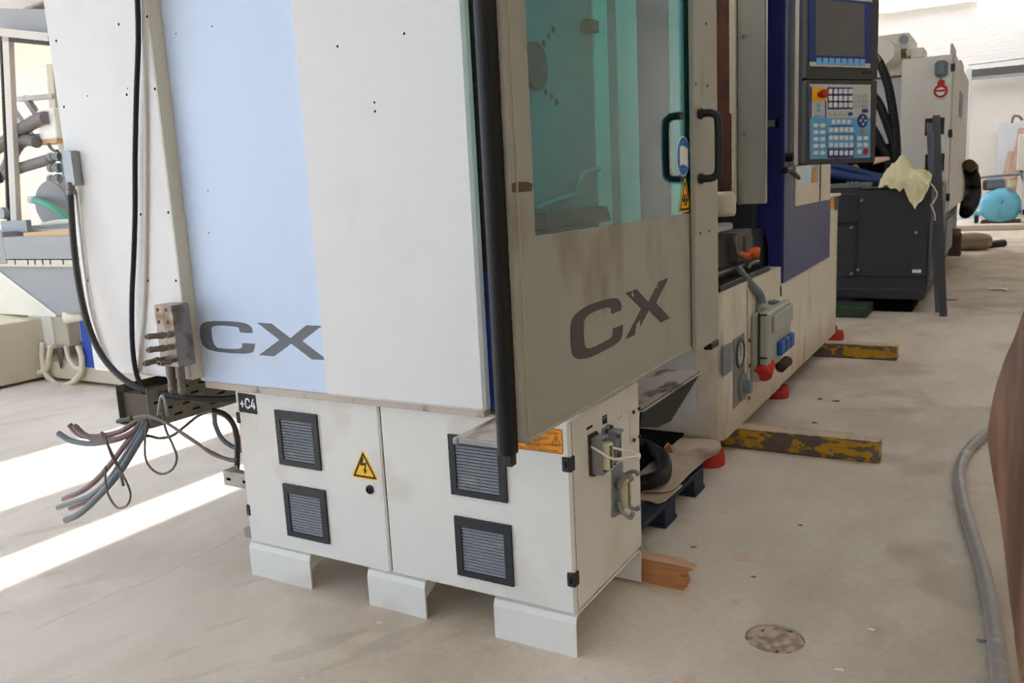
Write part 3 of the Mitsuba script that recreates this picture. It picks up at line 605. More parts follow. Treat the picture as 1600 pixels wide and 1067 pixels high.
cp = part(mc, 'control_panel', cat(prism(rrect(w_p / 2, (z_split + 0.0) / 2 - 0.002, w_p, z_split - 0.004, 0.012), P0, PU, ZU, 0.035, -0.035), prism(rrect(w_p / 2, (z_split + h_top) / 2, w_p, h_top - z_split - 0.002, 0.012), P0, PU, ZU, 0.035, -0.035)), 'panelgrey', False, 'dark grey operator control panel with screen and keypad')
part(cp, 'side_shell', prism(rrect(w_p / 2, h_top / 2, w_p, h_top, 0.012), P0, PU, ZU, 0.03, -0.060), 'panelblack')
def s4(x, y): return (1240 + x / 8.893, y / 8.893)
part(cp, 'screen_bezel', pquad([s4(205, -30), s4(1068, 25), s4(1058, 900), s4(213, 880)], 0.004), 'membranenavy', False, 'navy screen bezel')
part(cp, 'screen', pquad([s4(290, -10), s4(974, 55), s4(972, 795), s4(293, 770)], 0.002, 0.004), 'screen', False, 'switched off grey screen')
part(cp, 'softkey_strip', pquad([s4(213, 858), s4(1056, 884), s4(1056, 946), s4(213, 922)], 0.003, 0.003), 'membranegrey')
for k, x in enumerate([338, 425, 513, 600, 686, 772, 858, 941]):
    y = 852 + 18 * k / 7
    q0, q1 = s4(x - 34, y - 47), s4(x + 34, y + 47)
    part(cp, 'softkey', prr(q0[0], q0[1], q1[0], q1[1], 0.004, 0.004, 0.006), 'keyblue')
part(cp, 'top_strip', pquad([s4(640, -60), s4(1085, -40), s4(1085, 32), s4(640, -6)], 0.004), 'membranegrey')
part(cp, 'status_marks', cat(*[prr(*s4(x, 990), *s4(x + 26, 1035), 0.002, 0.002) for x in (955, 1000, 1050)]), 'panelblack')
def s3(x, y): return (1240 + x / 6.671, 110 + y / 6.671)
part(cp, 'keypad_plate', pquad([s3(163, 142), s3(798, 150), s3(792, 910), s3(168, 925)], 0.004), 'membranegrey', False, 'grey keypad plate')
part(cp, 'keypad_blue', pquad([s3(165, 500), s3(795, 493), s3(792, 908), s3(168, 923)], 0.0012, 0.004), 'membraneblue', False, 'light blue lower half of the keypad')
part(cp, 'keypad_navy', pquad([s3(348, 176), s3(608, 180), s3(608, 405), s3(348, 407)], 0.0012, 0.004), 'membranenavy')
part(cp, 'keypad_navy', pquad([s3(346, 822), s3(618, 818), s3(618, 910), s3(346, 918)], 0.0012, 0.005), 'membranenavy')
part(cp, 'keypad_navy', pquad([s3(163, 165), s3(182, 168), s3(182, 498), s3(166, 500)], 0.0012, 0.004), 'membranenavy')
part(cp, 'keypad_navy', pquad([s3(323, 318), s3(334, 318), s3(334, 500), s3(323, 500)], 0.0012, 0.004), 'membranenavy')
part(cp, 'navy_tag', pquad([s3(706, 406), s3(768, 404), s3(768, 440), s3(706, 442)], 0.003, 0.004), 'membranenavy')
fr = [s3(338, 664), s3(632, 660), s3(632, 815), s3(338, 820)]
o_, i_ = Polygon([puv(*q) for q in fr]), Polygon([puv(*q) for q in fr]).buffer(-0.004)
part(cp, 'keypad_outline', prism(o_.difference(i_), P0, PU, ZU, 0.0012, 0.005), 'membranenavy')
part(cp, 'keypad_bar', pquad([s3(365, 577), s3(606, 573), s3(606, 583), s3(365, 587)], 0.0012, 0.005), 'membranenavy')
def key(x, y, w, h, m='keywhite', r=0.006, name='key', th=0.006):
    q0, q1 = s3(x - w / 2, y - h / 2), s3(x + w / 2, y + h / 2)
    return part(cp, name, prr(q0[0], q0[1], q1[0], q1[1], r, th, 0.004), m)
for y in (220, 293, 362):
    for x in (373, 427, 479, 530, 582): key(x, y, 37, 52)
for y in (573, 645, 717, 787, 860):
    for x in (222, 291): key(x, y, 52, 42, r=0.012)
for x in (405, 459, 513, 566): key(x, 537, 35, 44)
for y in (620, 703, 778):
    for x in (380, 433, 486, 539, 591): key(x, y, 37, 46)
for x in (380, 432, 486, 538, 590): key(x, 860, 35, 52)
for x, y in ((676, 709), (741, 706), (676, 778), (741, 776), (676, 848)): key(x, y, 48, 44, r=0.012)
for y in (268, 322, 376):
    for x in (640, 680, 718, 756): key(x, y, 26, 40, 'keygrey')
for x in (370, 422, 474, 526): key(x, 457, 34, 34, 'keygrey', 0.01)
key(582, 455, 42, 36, 'membranenavy', 0.01)
for x, y in ((256, 370), (256, 420)): key(x, y, 32, 36, 'keyblue', 0.012)
for x, y in ((226, 480), (287, 480)): key(x, y, 44, 40, 'keyblue', 0.012)
c = pp(*s3(741, 846)); part(cp, 'red_key', cyl(c + PN * 0.004, c + PN * 0.012, 0.018, 18), 'red')
c = pp(*s3(708, 525)); part(cp, 'jog_pad', cyl(c + PN * 0.004, c + PN * 0.010, 0.040, 28), 'membranenavy', False, 'round navy jog pad')
for dx, dy in ((-26, 0), (26, 0), (0, -34), (0, 36)):
    c2_ = pp(*s3(708 + dx, 525 + dy)); part(cp, 'jog_key', cyl(c2_ + PN * 0.01, c2_ + PN * 0.014, 0.008, 10), 'keygrey')
c = pp(*s3(715, 638)); part(cp, 'key_switch', lathe([(0, 0), (0.014, 0), (0.012, 0.014), (0, 0.014)], c + PN * 0.004, PN, 16), 'amber')
part(cp, 'stop_plate', pquad([s3(182, 182), s3(328, 184), s3(328, 315), s3(184, 317)], 0.004, 0.004), 'yellow', False, 'yellow plate of the emergency stop')
c = pp(*s3(262, 252)); part(cp, 'stop_button', lathe([(0, 0), (0.018, 0), (0.018, 0.02), (0.025, 0.022), (0.025, 0.042), (0.021, 0.047), (0, 0.048)], c + PN * 0.008, PN, 22), 'red', 40, 'red emergency stop button')
part(cp, 'support_arm', tube([P0 + PU * 0.06 + ZU * 1.0 - PN * 0.12, P0 + PU * 0.02 + ZU * 1.25 - PN * 0.2, np.array([6.3, 1.35, 2.9])], 0.04, 12), 'panelblack', True)
part(cp, 'panel_hose', tube([P0 + PU * w_p * 0.8 - PN * 0.12 + ZU * 0.9] + [at(*q, 'y', 0.95) for q in [(1372, 95)]], 0.02, 8), 'black', True)

# ================================================================== electrical cabinet under the machine's end
cb = thing('electrical_cabinet', 'low cream white electrical cabinet marked +C4 on bent feet under the machine end', 'cabinet')
CX0, CX1 = 2.389, 3.010
CY0, CYM, CY1 = 1.209, 2.0008, 2.7665
CZ0, CZ1 = 0.160, 0.8372
XF = CX0
part(cb, 'body', box(CX0 + 0.022, CX1, CY0 + 0.004, CY1 - 0.004, CZ0 + 0.003, CZ1 + 0.004, 0.004), 'cabwhite', False)
part(cb, 'door', box(XF, CX0 + 0.021, CYM + 0.003, CY1, CZ0, CZ1, 0.006), 'cabwhite', 20, 'left cabinet door')
part(cb, 'door', box(XF, CX0 + 0.021, CY0, CYM - 0.003, CZ0 + 0.001, CZ1 + 0.002, 0.008), 'cabwhite', 20, 'right cabinet door')
part(cb, 'door_gap', box(CX0 + 0.012, CX0 + 0.03, CYM - 0.004, CYM + 0.004, CZ0 + 0.01, CZ1 - 0.005), 'hole')
part(cb, 'side_seam', box(CX0 + 0.026, CX0 + 0.029, CY0 + 0.0035, CY0 + 0.0055, CZ0 + 0.01, CZ1 - 0.004), 'softseam')
def foot(ya, yb_, x0=CX0 + 0.004, x1=CX1 - 0.01):
    prof = LineString([(x0 + 0.004, 0.0), (x0 + 0.004, CZ0 - 0.036), (x0 + 0.012, CZ0 - 0.016), (x0 + 0.030, CZ0 - 0.006), (x1 - 0.030, CZ0 - 0.006), (x1 - 0.012, CZ0 - 0.016), (x1 - 0.004, CZ0 - 0.036), (x1 - 0.004, 0.012)]).buffer(0.004, cap_style=2)
    m = py_(prof, ya, yb_)
    return m
for q0, q1, in (((401.5, 893), (493, 918)), ((577, 945), (666, 968)), ((770, 999), (900, 1030))):
    ya, yb_ = at(*q1, 'z', 0.0)[1], at(*q0, 'z', 0.0)[1]
    f = foot(ya, yb_)
    fk = part(cb, 'foot', f, 'cabwhite', 25, 'bent sheet steel foot')
    if yb_ > 1.6: part(fk, 'gusset', py_([(CX0 + 0.012, CZ0 - 0.012), (CX0 + 0.20, CZ0 - 0.012), (CX0 + 0.012, 0.07)], ya + 0.012, ya + 0.018), 'cabwhite')
def fX(*pts): return [tuple(at(*q, 'x', XF)[[1, 2]]) for q in pts]
def vent(quad):
    q = np.array(fX(*quad)); y1, y0 = q[[0, 3], 0].mean(), q[[1, 2], 0].mean(); z1, z0 = q[[0, 1], 1].mean(), q[[2, 3], 1].mean()
    w, h = y1 - y0, z1 - z0
    b0, bt = 0.125 * w, 0.16 * h
    fr = sbox(y0, z0, y1, z1).difference(sbox(y0 + b0, z0 + 0.10 * h, y1 - b0 * 0.9, z1 - bt))
    v = part(cb, 'vent_grille', px_(fr, XF - 0.010, XF + 0.001), 'ventframe', False, 'black framed vent grille with grey slats')
    part(v, 'backing', box(XF - 0.0012, XF - 0.0002, y0 + 0.01, y1 - 0.01, z0 + 0.01, z1 - 0.01), 'hole')
    n = 14; zz0, zz1 = z0 + 0.10 * h, z1 - bt; d = (zz1 - zz0) / n
    for k in range(n):
        a = zz0 + k * d
        m = px_([(0, 0)] * 0 or [(y0 + b0 - 0.003, a + d * 0.10), (y1 - b0 * 0.9 + 0.003, a + d * 0.10), (y1 - b0 * 0.9 + 0.003, a + d * 0.78), (y0 + b0 - 0.003, a + d * 0.78)], XF - 0.0065, XF - 0.005)
        vv = m.vertices.copy(); up = vv[:, 2] > a + d * 0.5
        vv[up, 0] += 0.0035; m.vertices = vv
        part(v, 'slat', m, 'slat')
vent([(430.5, 639.5), (495, 647.5), (504.5, 735), (439.5, 724)])
vent([(443.5, 754.5), (508, 765.5), (517.5, 849.5), (452, 835)])
vent([(700, 675), (786, 690), (797.5, 784.5), (708.5, 771.5)])
vent([(711.5, 805.5), (800, 820), (803.5, 915), (717, 896.5)])
# voltage sign, lock, plate, hinges, orange label
tr = np.array(fX((567, 701), (550.5, 744.5), (594, 753)))
ty, tz0, tz1, hw = tr[0, 0], tr[1:, 1].mean(), tr[0, 1], (tr[1, 0] - tr[2, 0]) / 2
ty = (tr[1, 0] + tr[2, 0]) / 2 + 0.004
tri = Polygon([(ty, tz1), (ty + hw, tz0), (ty - hw, tz0)])
sg = part(cb, 'voltage_sign', px_(tri.buffer(-0.008).buffer(0.008), XF - 0.0012, XF), 'yellow', False, 'yellow triangular high voltage sign')
part(sg, 'border', px_(tri.buffer(-0.006).buffer(-0.003).buffer(0.003).difference(tri.buffer(-0.0135)), XF - 0.002, XF - 0.0012), 'ink')
H = tz1 - tz0
bolt = [(0.008, 0.74), (-0.016, 0.74), (0.012, 0.46), (-0.006, 0.47), (-0.004, 0.30), (-0.012, 0.31), (0.0, 0.16), (0.010, 0.29), (0.003, 0.30), (0.004, 0.53), (-0.014, 0.52)]
bolt = [(0.014, 0.72), (-0.004, 0.72), (0.004, 0.50), (-0.014, 0.53), (-0.003, 0.33), (-0.010, 0.33), (-0.006, 0.17), (0.006, 0.30), (0.002, 0.31), (-0.004, 0.44), (0.016, 0.41)]
part(sg, 'bolt_arrow', px_(Polygon([(ty + a, tz0 + H * b) for a, b in [(0.012, 0.72), (-0.002, 0.72), (0.006, 0.52), (-0.014, 0.56), (-0.006, 0.32), (-0.013, 0.32), (-0.004, 0.17), (0.006, 0.33), (-0.001, 0.325), (-0.004, 0.47), (0.018, 0.43)]]).buffer(0), XF - 0.002, XF - 0.0012), 'ink')
lk = at(578.5, 764.5, 'x', XF)
part(cb, 'lock', lathe([(0, 0), (0.018, 0), (0.018, 0.006), (0.012, 0.009), (0.012, 0.005), (0, 0.005)], lk, (-1, 0, 0), 24), 'black', 40, 'round black lock')
part(cb, 'lock_bit', box(lk[0] - 0.009, lk[0] - 0.004, lk[1] - 0.002, lk[1] + 0.002, lk[2] - 0.009, lk[2] + 0.009), 'ventframe')
q4 = fX((371.5, 613), (399, 617.5), (402.5, 647.5), (374.5, 643))
np_ = part(cb, 'name_plate', px_(q4, XF - 0.0015, XF), 'ink', False, 'black plate reading +C4')
ym, zm = np.mean([q[0] for q in q4]), np.mean([q[1] for q in q4])
part(np_, 'lettering', text('+C4', 0.043, (XF - 0.0015, ym - 0.002, zm - 0.021), YL, ZU, 0.0008, True, 0.088, True), 'signwhite')
def hinge(q, hh=0.052):
    c = at(*q, 'x', XF)
    h = part(cb, 'hinge', box(XF - 0.006, CX0 + 0.006, CY0 + 0.001, c[1] + 0.018, c[2] - hh / 2, c[2] + hh / 2, 0.004), 'ventframe', False, 'black hinge clip')
    part(h, 'knuckle', box(XF - 0.004, CX0 + 0.03, CY0 - 0.005, CY0 + 0.003, c[2] - hh / 2, c[2] + hh / 2, 0.003), 'ventframe')
    part(h, 'notch', box(XF - 0.0065, XF - 0.005, c[1] - 0.002, c[1] + 0.005, c[2] - 0.012, c[2] + 0.012), 'hole')
hinge((886, 726)); hinge((894, 906))
for q in ((376, 653), (394.5, 798)):
    c = at(*q, 'x', XF); part(cb, 'hinge', box(XF - 0.004, CX0 + 0.03, CY1 - 0.018, CY1 + 0.004, c[2] - 0.024, c[2] + 0.024, 0.003), 'ventframe', False, 'black hinge clip')
qo = np.array(fX((876, 671.5), (881.5, 709.5)))
oy0 = qo[:, 0].mean() - 0.001; oz1, oz0 = qo[0, 1] + 0.001, qo[1, 1] - 0.001; oy1 = oy0 + 0.262
orl = sbox(oy0, oz0, oy1, oz1).buffer(-0.006).buffer(0.006)
ol = part(cb, 'warning_label', px_(orl, XF - 0.0010, XF), 'orange', False, 'orange warning label with small print in several languages')
part(ol, 'label_border', px_(orl.difference(orl.buffer(-0.0022)), XF - 0.0016, XF - 0.0010), 'brownink')
OH = oz1 - oz0
def otext(s, fy, right, w, h=0.0085, b=False): part(ol, 'text_line', text(s, h, (XF - 0.0010, oy0 + right + w, oz0 + OH * fy), YL, ZU, 0.0006, b, w), 'brownink')
otext('Filter regelmäßig auf Verschmutzung prüfen', 0.78, 0.014, 0.20)
otext('Attention !', 0.66, 0.082, 0.048, 0.0105, True)
otext('Please clean filter insert regularly', 0.53, 0.052, 0.175)
otext('Attention !', 0.415, 0.080, 0.060, 0.0105, True)
otext('Veuillez contrôler les filtres régulièrement', 0.285, 0.012, 0.205)
otext('Atención !', 0.185, 0.078, 0.064, 0.0105, True)
otext('Comprobar limpieza del filtro periódicamente', 0.055, 0.020, 0.214)
tc = np.array([oy0 + 0.024, oz0 + OH * 0.52])
ot = Polygon([(tc[0], tc[1] + 0.018), (tc[0] - 0.019, tc[1] - 0.014), (tc[0] + 0.019, tc[1] - 0.014)])
part(ol, 'label_triangle', px_(unary_union([ot.difference(ot.buffer(-0.0022)), sbox(tc[0] - 0.0016, tc[1] - 0.003, tc[0] + 0.0016, tc[1] + 0.010), sbox(tc[0] - 0.0016, tc[1] - 0.010, tc[0] + 0.0016, tc[1] - 0.006)]), XF - 0.0016, XF - 0.0010), 'brownink')
# ---- right side: connectors (plane y = CY0 + 0.004)
YS = CY0 + 0.004
def sd(px, py): return at(px, py, 'y', YS)
def sq(x, y): return (900 + x / 4.64, 600 + y / 4.64)
def s_(x, y): return sd(*sq(x, y))
def plate(name, quad, th, m, label=None, par=None):
    return part(par or cb, name, py_([tuple(s_(*q)[[0, 2]]) for q in quad], YS - th, YS), m, False, label)
plate('port_tag', [(75, 318), (116, 294), (116, 312), (76, 335)], 0.002, 'ink')
plate('port_tag', [(191, 236), (222, 219), (223, 280), (193, 294)], 0.002, 'ink')
plate('port_tag', [(256, 582), (288, 562), (288, 584), (257, 602)], 0.002, 'ink')
for q in ((199, 246), (211, 240)):
    c = s_(*q); part(cb, 'tag_dot', cyl(c + [0, -0.002, 0], c + [0, -0.003, 0], 0.003, 8), 'signwhite')
cp_ = plate('cover_plate', [(387, 194), (452, 160), (452, 384), (389, 418)], 0.004, 'cabwhite', 'screwed white cover plate')
for q in ((405, 202), (444, 178), (408, 406), (448, 379)):
    c = s_(*q); part(cp_, 'screw', cyl(c + [0, -0.003, 0], c + [0, -0.012, 0], 0.007, 10), 'boltdark')
for q in ((305, 235), (322, 220)):
    c = s_(*q); part(cb, 'cap_plug', lathe([(0, 0), (0.012, 0), (0.011, 0.006), (0, 0.008)], c, (0, -1, 0), 14), 'tie', True)
# first connector: hood left on
a0, a1 = s_(84, 372), s_(105, 660)
def sx(x, y): return s_(x, y)[0]
def sz(x, y): return s_(x, y)[2]
k1 = part(cb, 'connector', py_([tuple(s_(*q)[[0, 2]]) for q in [(84, 372), (142, 340), (146, 350), (150, 640), (106, 668), (94, 664)]], YS - 0.006, YS), 'boltdark', False, 'grey multipole connector with cream pin insert')
xa, xb_, za, zb_ = sx(100, 400), sx(150, 400), sz(118, 650), sz(118, 376)
part(k1, 'hood', cat(box(xa, xa + 0.008, YS - 0.045, YS - 0.004, za, zb_, 0.002), box(xb_ - 0.008, xb_, YS - 0.045, YS - 0.004, za, zb_, 0.002), box(xa, xb_, YS - 0.045, YS - 0.004, za, za + 0.008, 0.002), box(xa, xb_, YS - 0.045, YS - 0.004, zb_ - 0.008, zb_, 0.002)), 'greycast', False, 'grey metal hood')
part(k1, 'pin_insert', box(xa + 0.012, xb_ - 0.010, YS - 0.068, YS - 0.02, za + 0.018, zb_ - 0.022, 0.003), 'insert', False, 'cream pin insert')
part(k1, 'pin_holes', cat(*[box(xa + 0.012 + 0.008 * i, xa + 0.016 + 0.008 * i, YS - 0.070, YS - 0.067, zz, zz + 0.005) for i in range(3) for zz in np.linspace(za + 0.026, zb_ - 0.034, 10)]), 'boltdark')
for q in ((110, 376), (134, 360), (118, 652)):
    c = s_(*q); part(k1, 'bolt', cyl(c, c + [0, -0.012, 0], 0.008, 10), 'boltdark')
# second connector: open frame
k2 = part(cb, 'connector', py_([tuple(s_(*q)[[0, 2]]) for q in [(186, 325), (232, 288), (262, 300), (262, 540), (236, 552), (190, 545)]], YS - 0.006, YS), 'greycast', False, 'open grey connector housing behind the cable tie')
xa2, xb2, za2, zb2 = sx(206, 420), sx(250, 420), sz(236, 548), sz(220, 330)
part(k2, 'housing', cat(box(xa2, xa2 + 0.008, YS - 0.045, YS - 0.004, za2, zb2, 0.002), box(xb2 - 0.008, xb2, YS - 0.045, YS - 0.004, za2 + 0.01, zb2, 0.002), box(xa2, xb2, YS - 0.045, YS - 0.004, za2, za2 + 0.010, 0.002), box(xa2, xb2, YS - 0.055, YS - 0.004, zb2 - 0.012, zb2, 0.004)), 'greycast')
part(k2, 'pin_block', box(xa2 + 0.014, xb2 - 0.012, YS - 0.042, YS - 0.01, za2 + 0.03, zb2 - 0.03, 0.002), 'slate')
part(k2, 'cavity', box(xa2 + 0.008, xb2 - 0.008, YS - 0.03, YS - 0.006, za2 + 0.01, zb2 - 0.01), 'hole')
for q in ((206, 338), (240, 312)):
    c = s_(*q); part(k2, 'bolt', cyl(c, c + [0, -0.014, 0], 0.008, 10), 'boltdark')
# third connector with levers
k3 = part(cb, 'connector', py_([tuple(s_(*q)[[0, 2]]) for q in [(254, 630), (300, 580), (330, 560), (330, 930), (262, 968), (256, 960)]], YS - 0.006, YS), 'greycast', False, 'grey multipole connector with locking levers')
xa3, xb3, za3, zb3 = sx(280, 760), sx(326, 760), sz(300, 910), sz(290, 660)
part(k3, 'housing', cat(box(xa3, xa3 + 0.008, YS - 0.022, YS - 0.004, za3, zb3, 0.002), box(xb3 - 0.008, xb3, YS - 0.022, YS - 0.004, za3, zb3, 0.002), box(xa3, xb3, YS - 0.022, YS - 0.004, za3, za3 + 0.01, 0.002), box(xa3, xb3, YS - 0.022, YS - 0.004, zb3 - 0.01, zb3, 0.002)), 'greycast')
part(k3, 'pin_insert', box(xa3 + 0.010, xb3 - 0.006, YS - 0.046, YS - 0.012, za3 + 0.016, zb3 - 0.014, 0.003), 'insert', False, 'cream pin insert')
part(k3, 'pin_holes', cat(*[box(xa3 + 0.014 + 0.008 * i, xa3 + 0.018 + 0.008 * i, YS - 0.048, YS - 0.045, zz, zz + 0.005) for i in range(3) for zz in np.linspace(za3 + 0.024, zb3 - 0.028, 10)]), 'boltdark')
part(k3, 'cavity', box(xa3 + 0.006, xb3 - 0.006, YS - 0.02, YS - 0.006, za3 + 0.006, zb3 - 0.006), 'hole')
for zt in (zb3, za3):
    s = 1 if zt == zb3 else -1
    for xx in (xa3 - 0.004, xb3 + 0.004):
        m = cat(tube([(xx, YS - 0.016, zt - s * 0.035), (xx, YS - 0.026, zt - s * 0.01), (xx, YS - 0.042, zt + s * 0.004), (xx, YS - 0.062, zt + s * (0.004 + 0.010 * (xx < xa3))), (xx, YS - 0.072, zt - s * 0.006)], [0.010, 0.010, 0.008, 0.008, 0.010], 10), cyl((xx - 0.006, YS - 0.016, zt - s * 0.035), (xx + 0.006, YS - 0.016, zt - s * 0.035), 0.012, 14))
        part(k3, 'locking_lever', m, 'zinc', True)
tl = part(cb, 'cable_tie', tube([(xa - 0.002, YS - 0.004, sz(86, 462)), (xa - 0.006, YS - 0.030, sz(86, 462) - 0.008), (xa + 0.006, YS - 0.060, sz(110, 475) - 0.016), (xa + 0.03, YS - 0.080, sz(160, 485) - 0.01), (xa + 0.10, YS - 0.085, sz(240, 482)), (xa + 0.19, YS - 0.085, sz(330, 462)), (xa + 0.235, YS - 0.08, sz(385, 440)), (xa + 0.19, YS - 0.07, sz(330, 428)), (xa + 0.11, YS - 0.06, sz(260, 415)), (xb_ + 0.004, YS - 0.045, sz(205, 412))], 0.0048, 8), 'tie', True, 'white cable tie looped round the connectors')
part(tl, 'tie_head', box(xa + 0.226, xa + 0.242, YS - 0.090, YS - 0.072, sz(385, 440) - 0.010, sz(385, 440) + 0.008, 0.002), 'tie')
# bracket at the lower left of the cabinet
part(cb, 'side_bracket', cat(px_([(CY1 - 0.01, 0.225), (2.872, 0.178), (2.872, 0.136), (CY1 - 0.01, 0.150)], 2.45, 2.456), pz_([(2.45, CY1 - 0.01), (2.45, 2.872), (2.56, 2.872), (2.56, CY1 - 0.01)], 0.136, 0.142)), 'zinc', False, 'grey steel bracket')

# ================================================================== water manifolds, tray and cables at the machine's left corner
mf = part(mc, 'water_manifold', box(2.20, XB - 0.001, 2.852, 2.963, at(260, 573, 'x', 2.2)[2], 1.212, 0.003), 'manifold', False, 'metal water manifold block with hose nipples')
mzb, mzt = at(260, 573, 'x', 2.2)[2], 1.212
part(mf, 'block_seam', box(2.1995, 2.2005, 2.9075, 2.9085, mzb + 0.003, mzt - 0.003), 'seam')
for q in [(246, 484), (259.5, 484.5), (248, 503), (262, 503.5)]:
    c = at(*q, 'x', 2.2); part(mf, 'port_hole', cyl(c + [0.002, 0, 0], c + [-0.001, 0, 0], 0.008, 12), 'rust')
def m4(x, y): return (200 + x / 5.336, 460 + y / 5.336)
def nipple(qa, qb, xa, xb):
    a, b = at(*m4(*qa), 'x', xa), at(*m4(*qb), 'x', xb)     # a: tip, b: root
    d = b - a; L = np.linalg.norm(d)
    return part(mf, 'nipple', lathe([(0.004, 0.012), (0.005, 0), (0.010, 0.0), (0.013, 0.02), (0.0115, 0.024), (0.0115, L * 0.55), (0.014, L * 0.56), (0.014, L * 0.72), (0.009, L * 0.75), (0.009, L), (0, L)], a, d, 16), 'nipple', 40)
nipple((150, 354), (345, 335), 2.09, 2.2); nipple((163, 465), (350, 440), 2.09, 2.2); nipple((128, 580), (300, 535), 2.10, 2.2); nipple((258, 575), (380, 550), 2.11, 2.2)
for q in ((345, 335), (350, 440)):
    c = at(*m4(*q), 'x', 2.2); part(mf, 'fitting_nut', lathe([(0, 0), (0.014, 0), (0.014, 0.012), (0.008, 0.022), (0, 0.024)], c, (-1, 0.0, 0), 6), 'greycast')
for qs, xx in (([(352, 600), (358, 690), (362, 760), (374, 820)], 2.235), ([(430, 600), (440, 690), (446, 760), (454, 830)], 2.245)):
    a, b = at(*m4(*qs[0]), 'x', xx), at(*m4(*qs[3]), 'x', xx)
    L = np.linalg.norm(b - a)
    part(mf, 'down_fitting', lathe([(0, 0), (0.019, 0), (0.019, L * .42), (0.016, L * .44), (0.016, L * .62), (0.018, L * .64), (0.018, L * .70), (0.016, L * .72), (0.018, L * .86), (0.018, L * .92), (0.013, L), (0, L)], a, b - a, 18), 'steel', 40)
# upper valve block
vb = part(mc, 'valve_manifold', box(2.245, XB - 0.001, 3.436, 3.505, 1.706, 1.852, 0.003), 'zinc', False, 'grey valve block with three fittings and the black hose')
def v2(x, y): return (x / 5.336, 180 + y / 5.336)
for yy in (345, 440, 530):
    c = at(*v2(485, yy), 'x', 2.25)
    part(vb, 'fitting', cat(lathe([(0, 0), (0.020, 0), (0.020, 0.016), (0.014, 0.018), (0.014, 0.035), (0.017, 0.036), (0.017, 0.05), (0.010, 0.058), (0, 0.058)], c + [0, -0.012, 0], (-0.35, 0.94, 0.02), 14)), 'greycast', 30)
part(vb, 'gasket', box(2.248, XB - 0.002, 3.505, 3.526, 1.712, 1.848, 0.002), 'slate')
c = at(*v2(588, 590), 'x', 2.25)
part(vb, 'hose_nut', lathe([(0, 0), (0.017, 0), (0.017, 0.03), (0.022, 0.032), (0.022, 0.052), (0, 0.052)], c + [0, 0, 0.015], (0, 0, -1), 14), 'steel', 30)
part(vb, 'bracket_arm', tube([at(*v2(400, 240), 'x', 2.26), at(*v2(440, 290), 'x', 2.26), at(*v2(480, 300), 'x', 2.26)], 0.007, 8), 'wiregrey', True)
def path(pts, xs):
    xs = np.interp(np.linspace(0, 1, len(pts)), np.linspace(0, 1, len(xs)), xs)
    return [at(*q, 'x', x) for q, x in zip(pts, xs)]
single('black_hose', tube(path([(110, 302), (112, 340), (117, 400), (126, 460), (142, 520), (166, 565), (200, 597), (240, 613), (290, 621), (340, 624), (378, 620), (392, 617)], [2.25, 2.22, 2.2, 2.2, 2.22, 2.3, 2.42, 2.5]), 0.0135, 12), 'darkwire', 'thick black hose hanging from the valve block and sweeping to the +C4 cabinet', 'hose', True)
single('black_cable', tube(path([(214, -30), (216, 60), (213, 150), (211, 250), (211, 330), (209, 400), (206, 470), (207, 540), (213, 583), (222, 604), (234, 622), (246, 628)], [2.255, 2.26, 2.255, 2.24, 2.25]), 0.0105, 10), 'rubber', 'black cable hanging straight down the white cover box', 'cable', True)
single('pale_wire', tube(path([(223, -30), (226, 100), (228, 200), (228, 330), (226, 460), (222, 520), (216, 582)], [2.275, 2.276]), 0.007, 8), 'wirewhite', 'pale wire running beside the black cable', 'wire', True)
single('pale_wire', tube(path([(119, 300), (124, 350), (132, 420), (141, 480), (155, 530), (173, 577)], [2.275, 2.276]), 0.006, 8), 'wirewhite', 'pale wire curving down behind the thick black hose', 'wire', True)
# cable tray under the machine
ct = thing('cable_tray', 'slotted grey metal cable tray sticking out under the silver panel', 'cable tray')
TY, TX0, TX1, TZ0, TZ1 = 3.08, 2.20, 3.3, 0.685, 0.852
face = sbox(TX0, TZ0, TX1, TZ1)
slots = []
for r_i, zz in enumerate(np.linspace(TZ0 + 0.028, TZ1 - 0.03, 4)):
    for k in range(12):
        x = TX0 + 0.03 + k * 0.095 + (r_i % 2) * 0.048
        if x + 0.045 < TX1: slots.append(rrect(x + 0.02, zz, 0.045, 0.011, 0.005, 2))
part(ct, 'tray_side', py_(face.difference(unary_union(slots)), TY, TY + 0.003), 'traygrey')
part(ct, 'tray_side', box(TX0, TX1, TY + 0.20, TY + 0.203, TZ0, TZ1), 'traygrey')
part(ct, 'tray_floor', box(TX0, TX1, TY, TY + 0.203, TZ0 - 0.003, TZ0), 'traygrey')
part(ct, 'hanger', cat(box(2.45, 2.48, TY + 0.05, TY + 0.08, TZ1 - 0.01, 0.90), box(3.0, 3.03, TY + 0.05, TY + 0.08, TZ1 - 0.01, 0.90)), 'boltdark')
part(ct, 'tray_hook', tube(path([(247, 648), (250, 625), (254, 618), (258, 628), (262, 650)], [2.18, 2.18]), 0.006, 8), 'greycast', True)
part(ct, 'dark_fill', box(TX0 + 0.02, TX1 - 0.02, TY + 0.01, TY + 0.19, TZ0 + 0.002, TZ1 - 0.03), 'boltdark')  # plain dark block filling the tray behind its slots
def z5(pts): return [(x / 2.965, 580 + y / 2.965) for x, y in pts]
end = [(700, 190), (760, 165), (860, 150)]
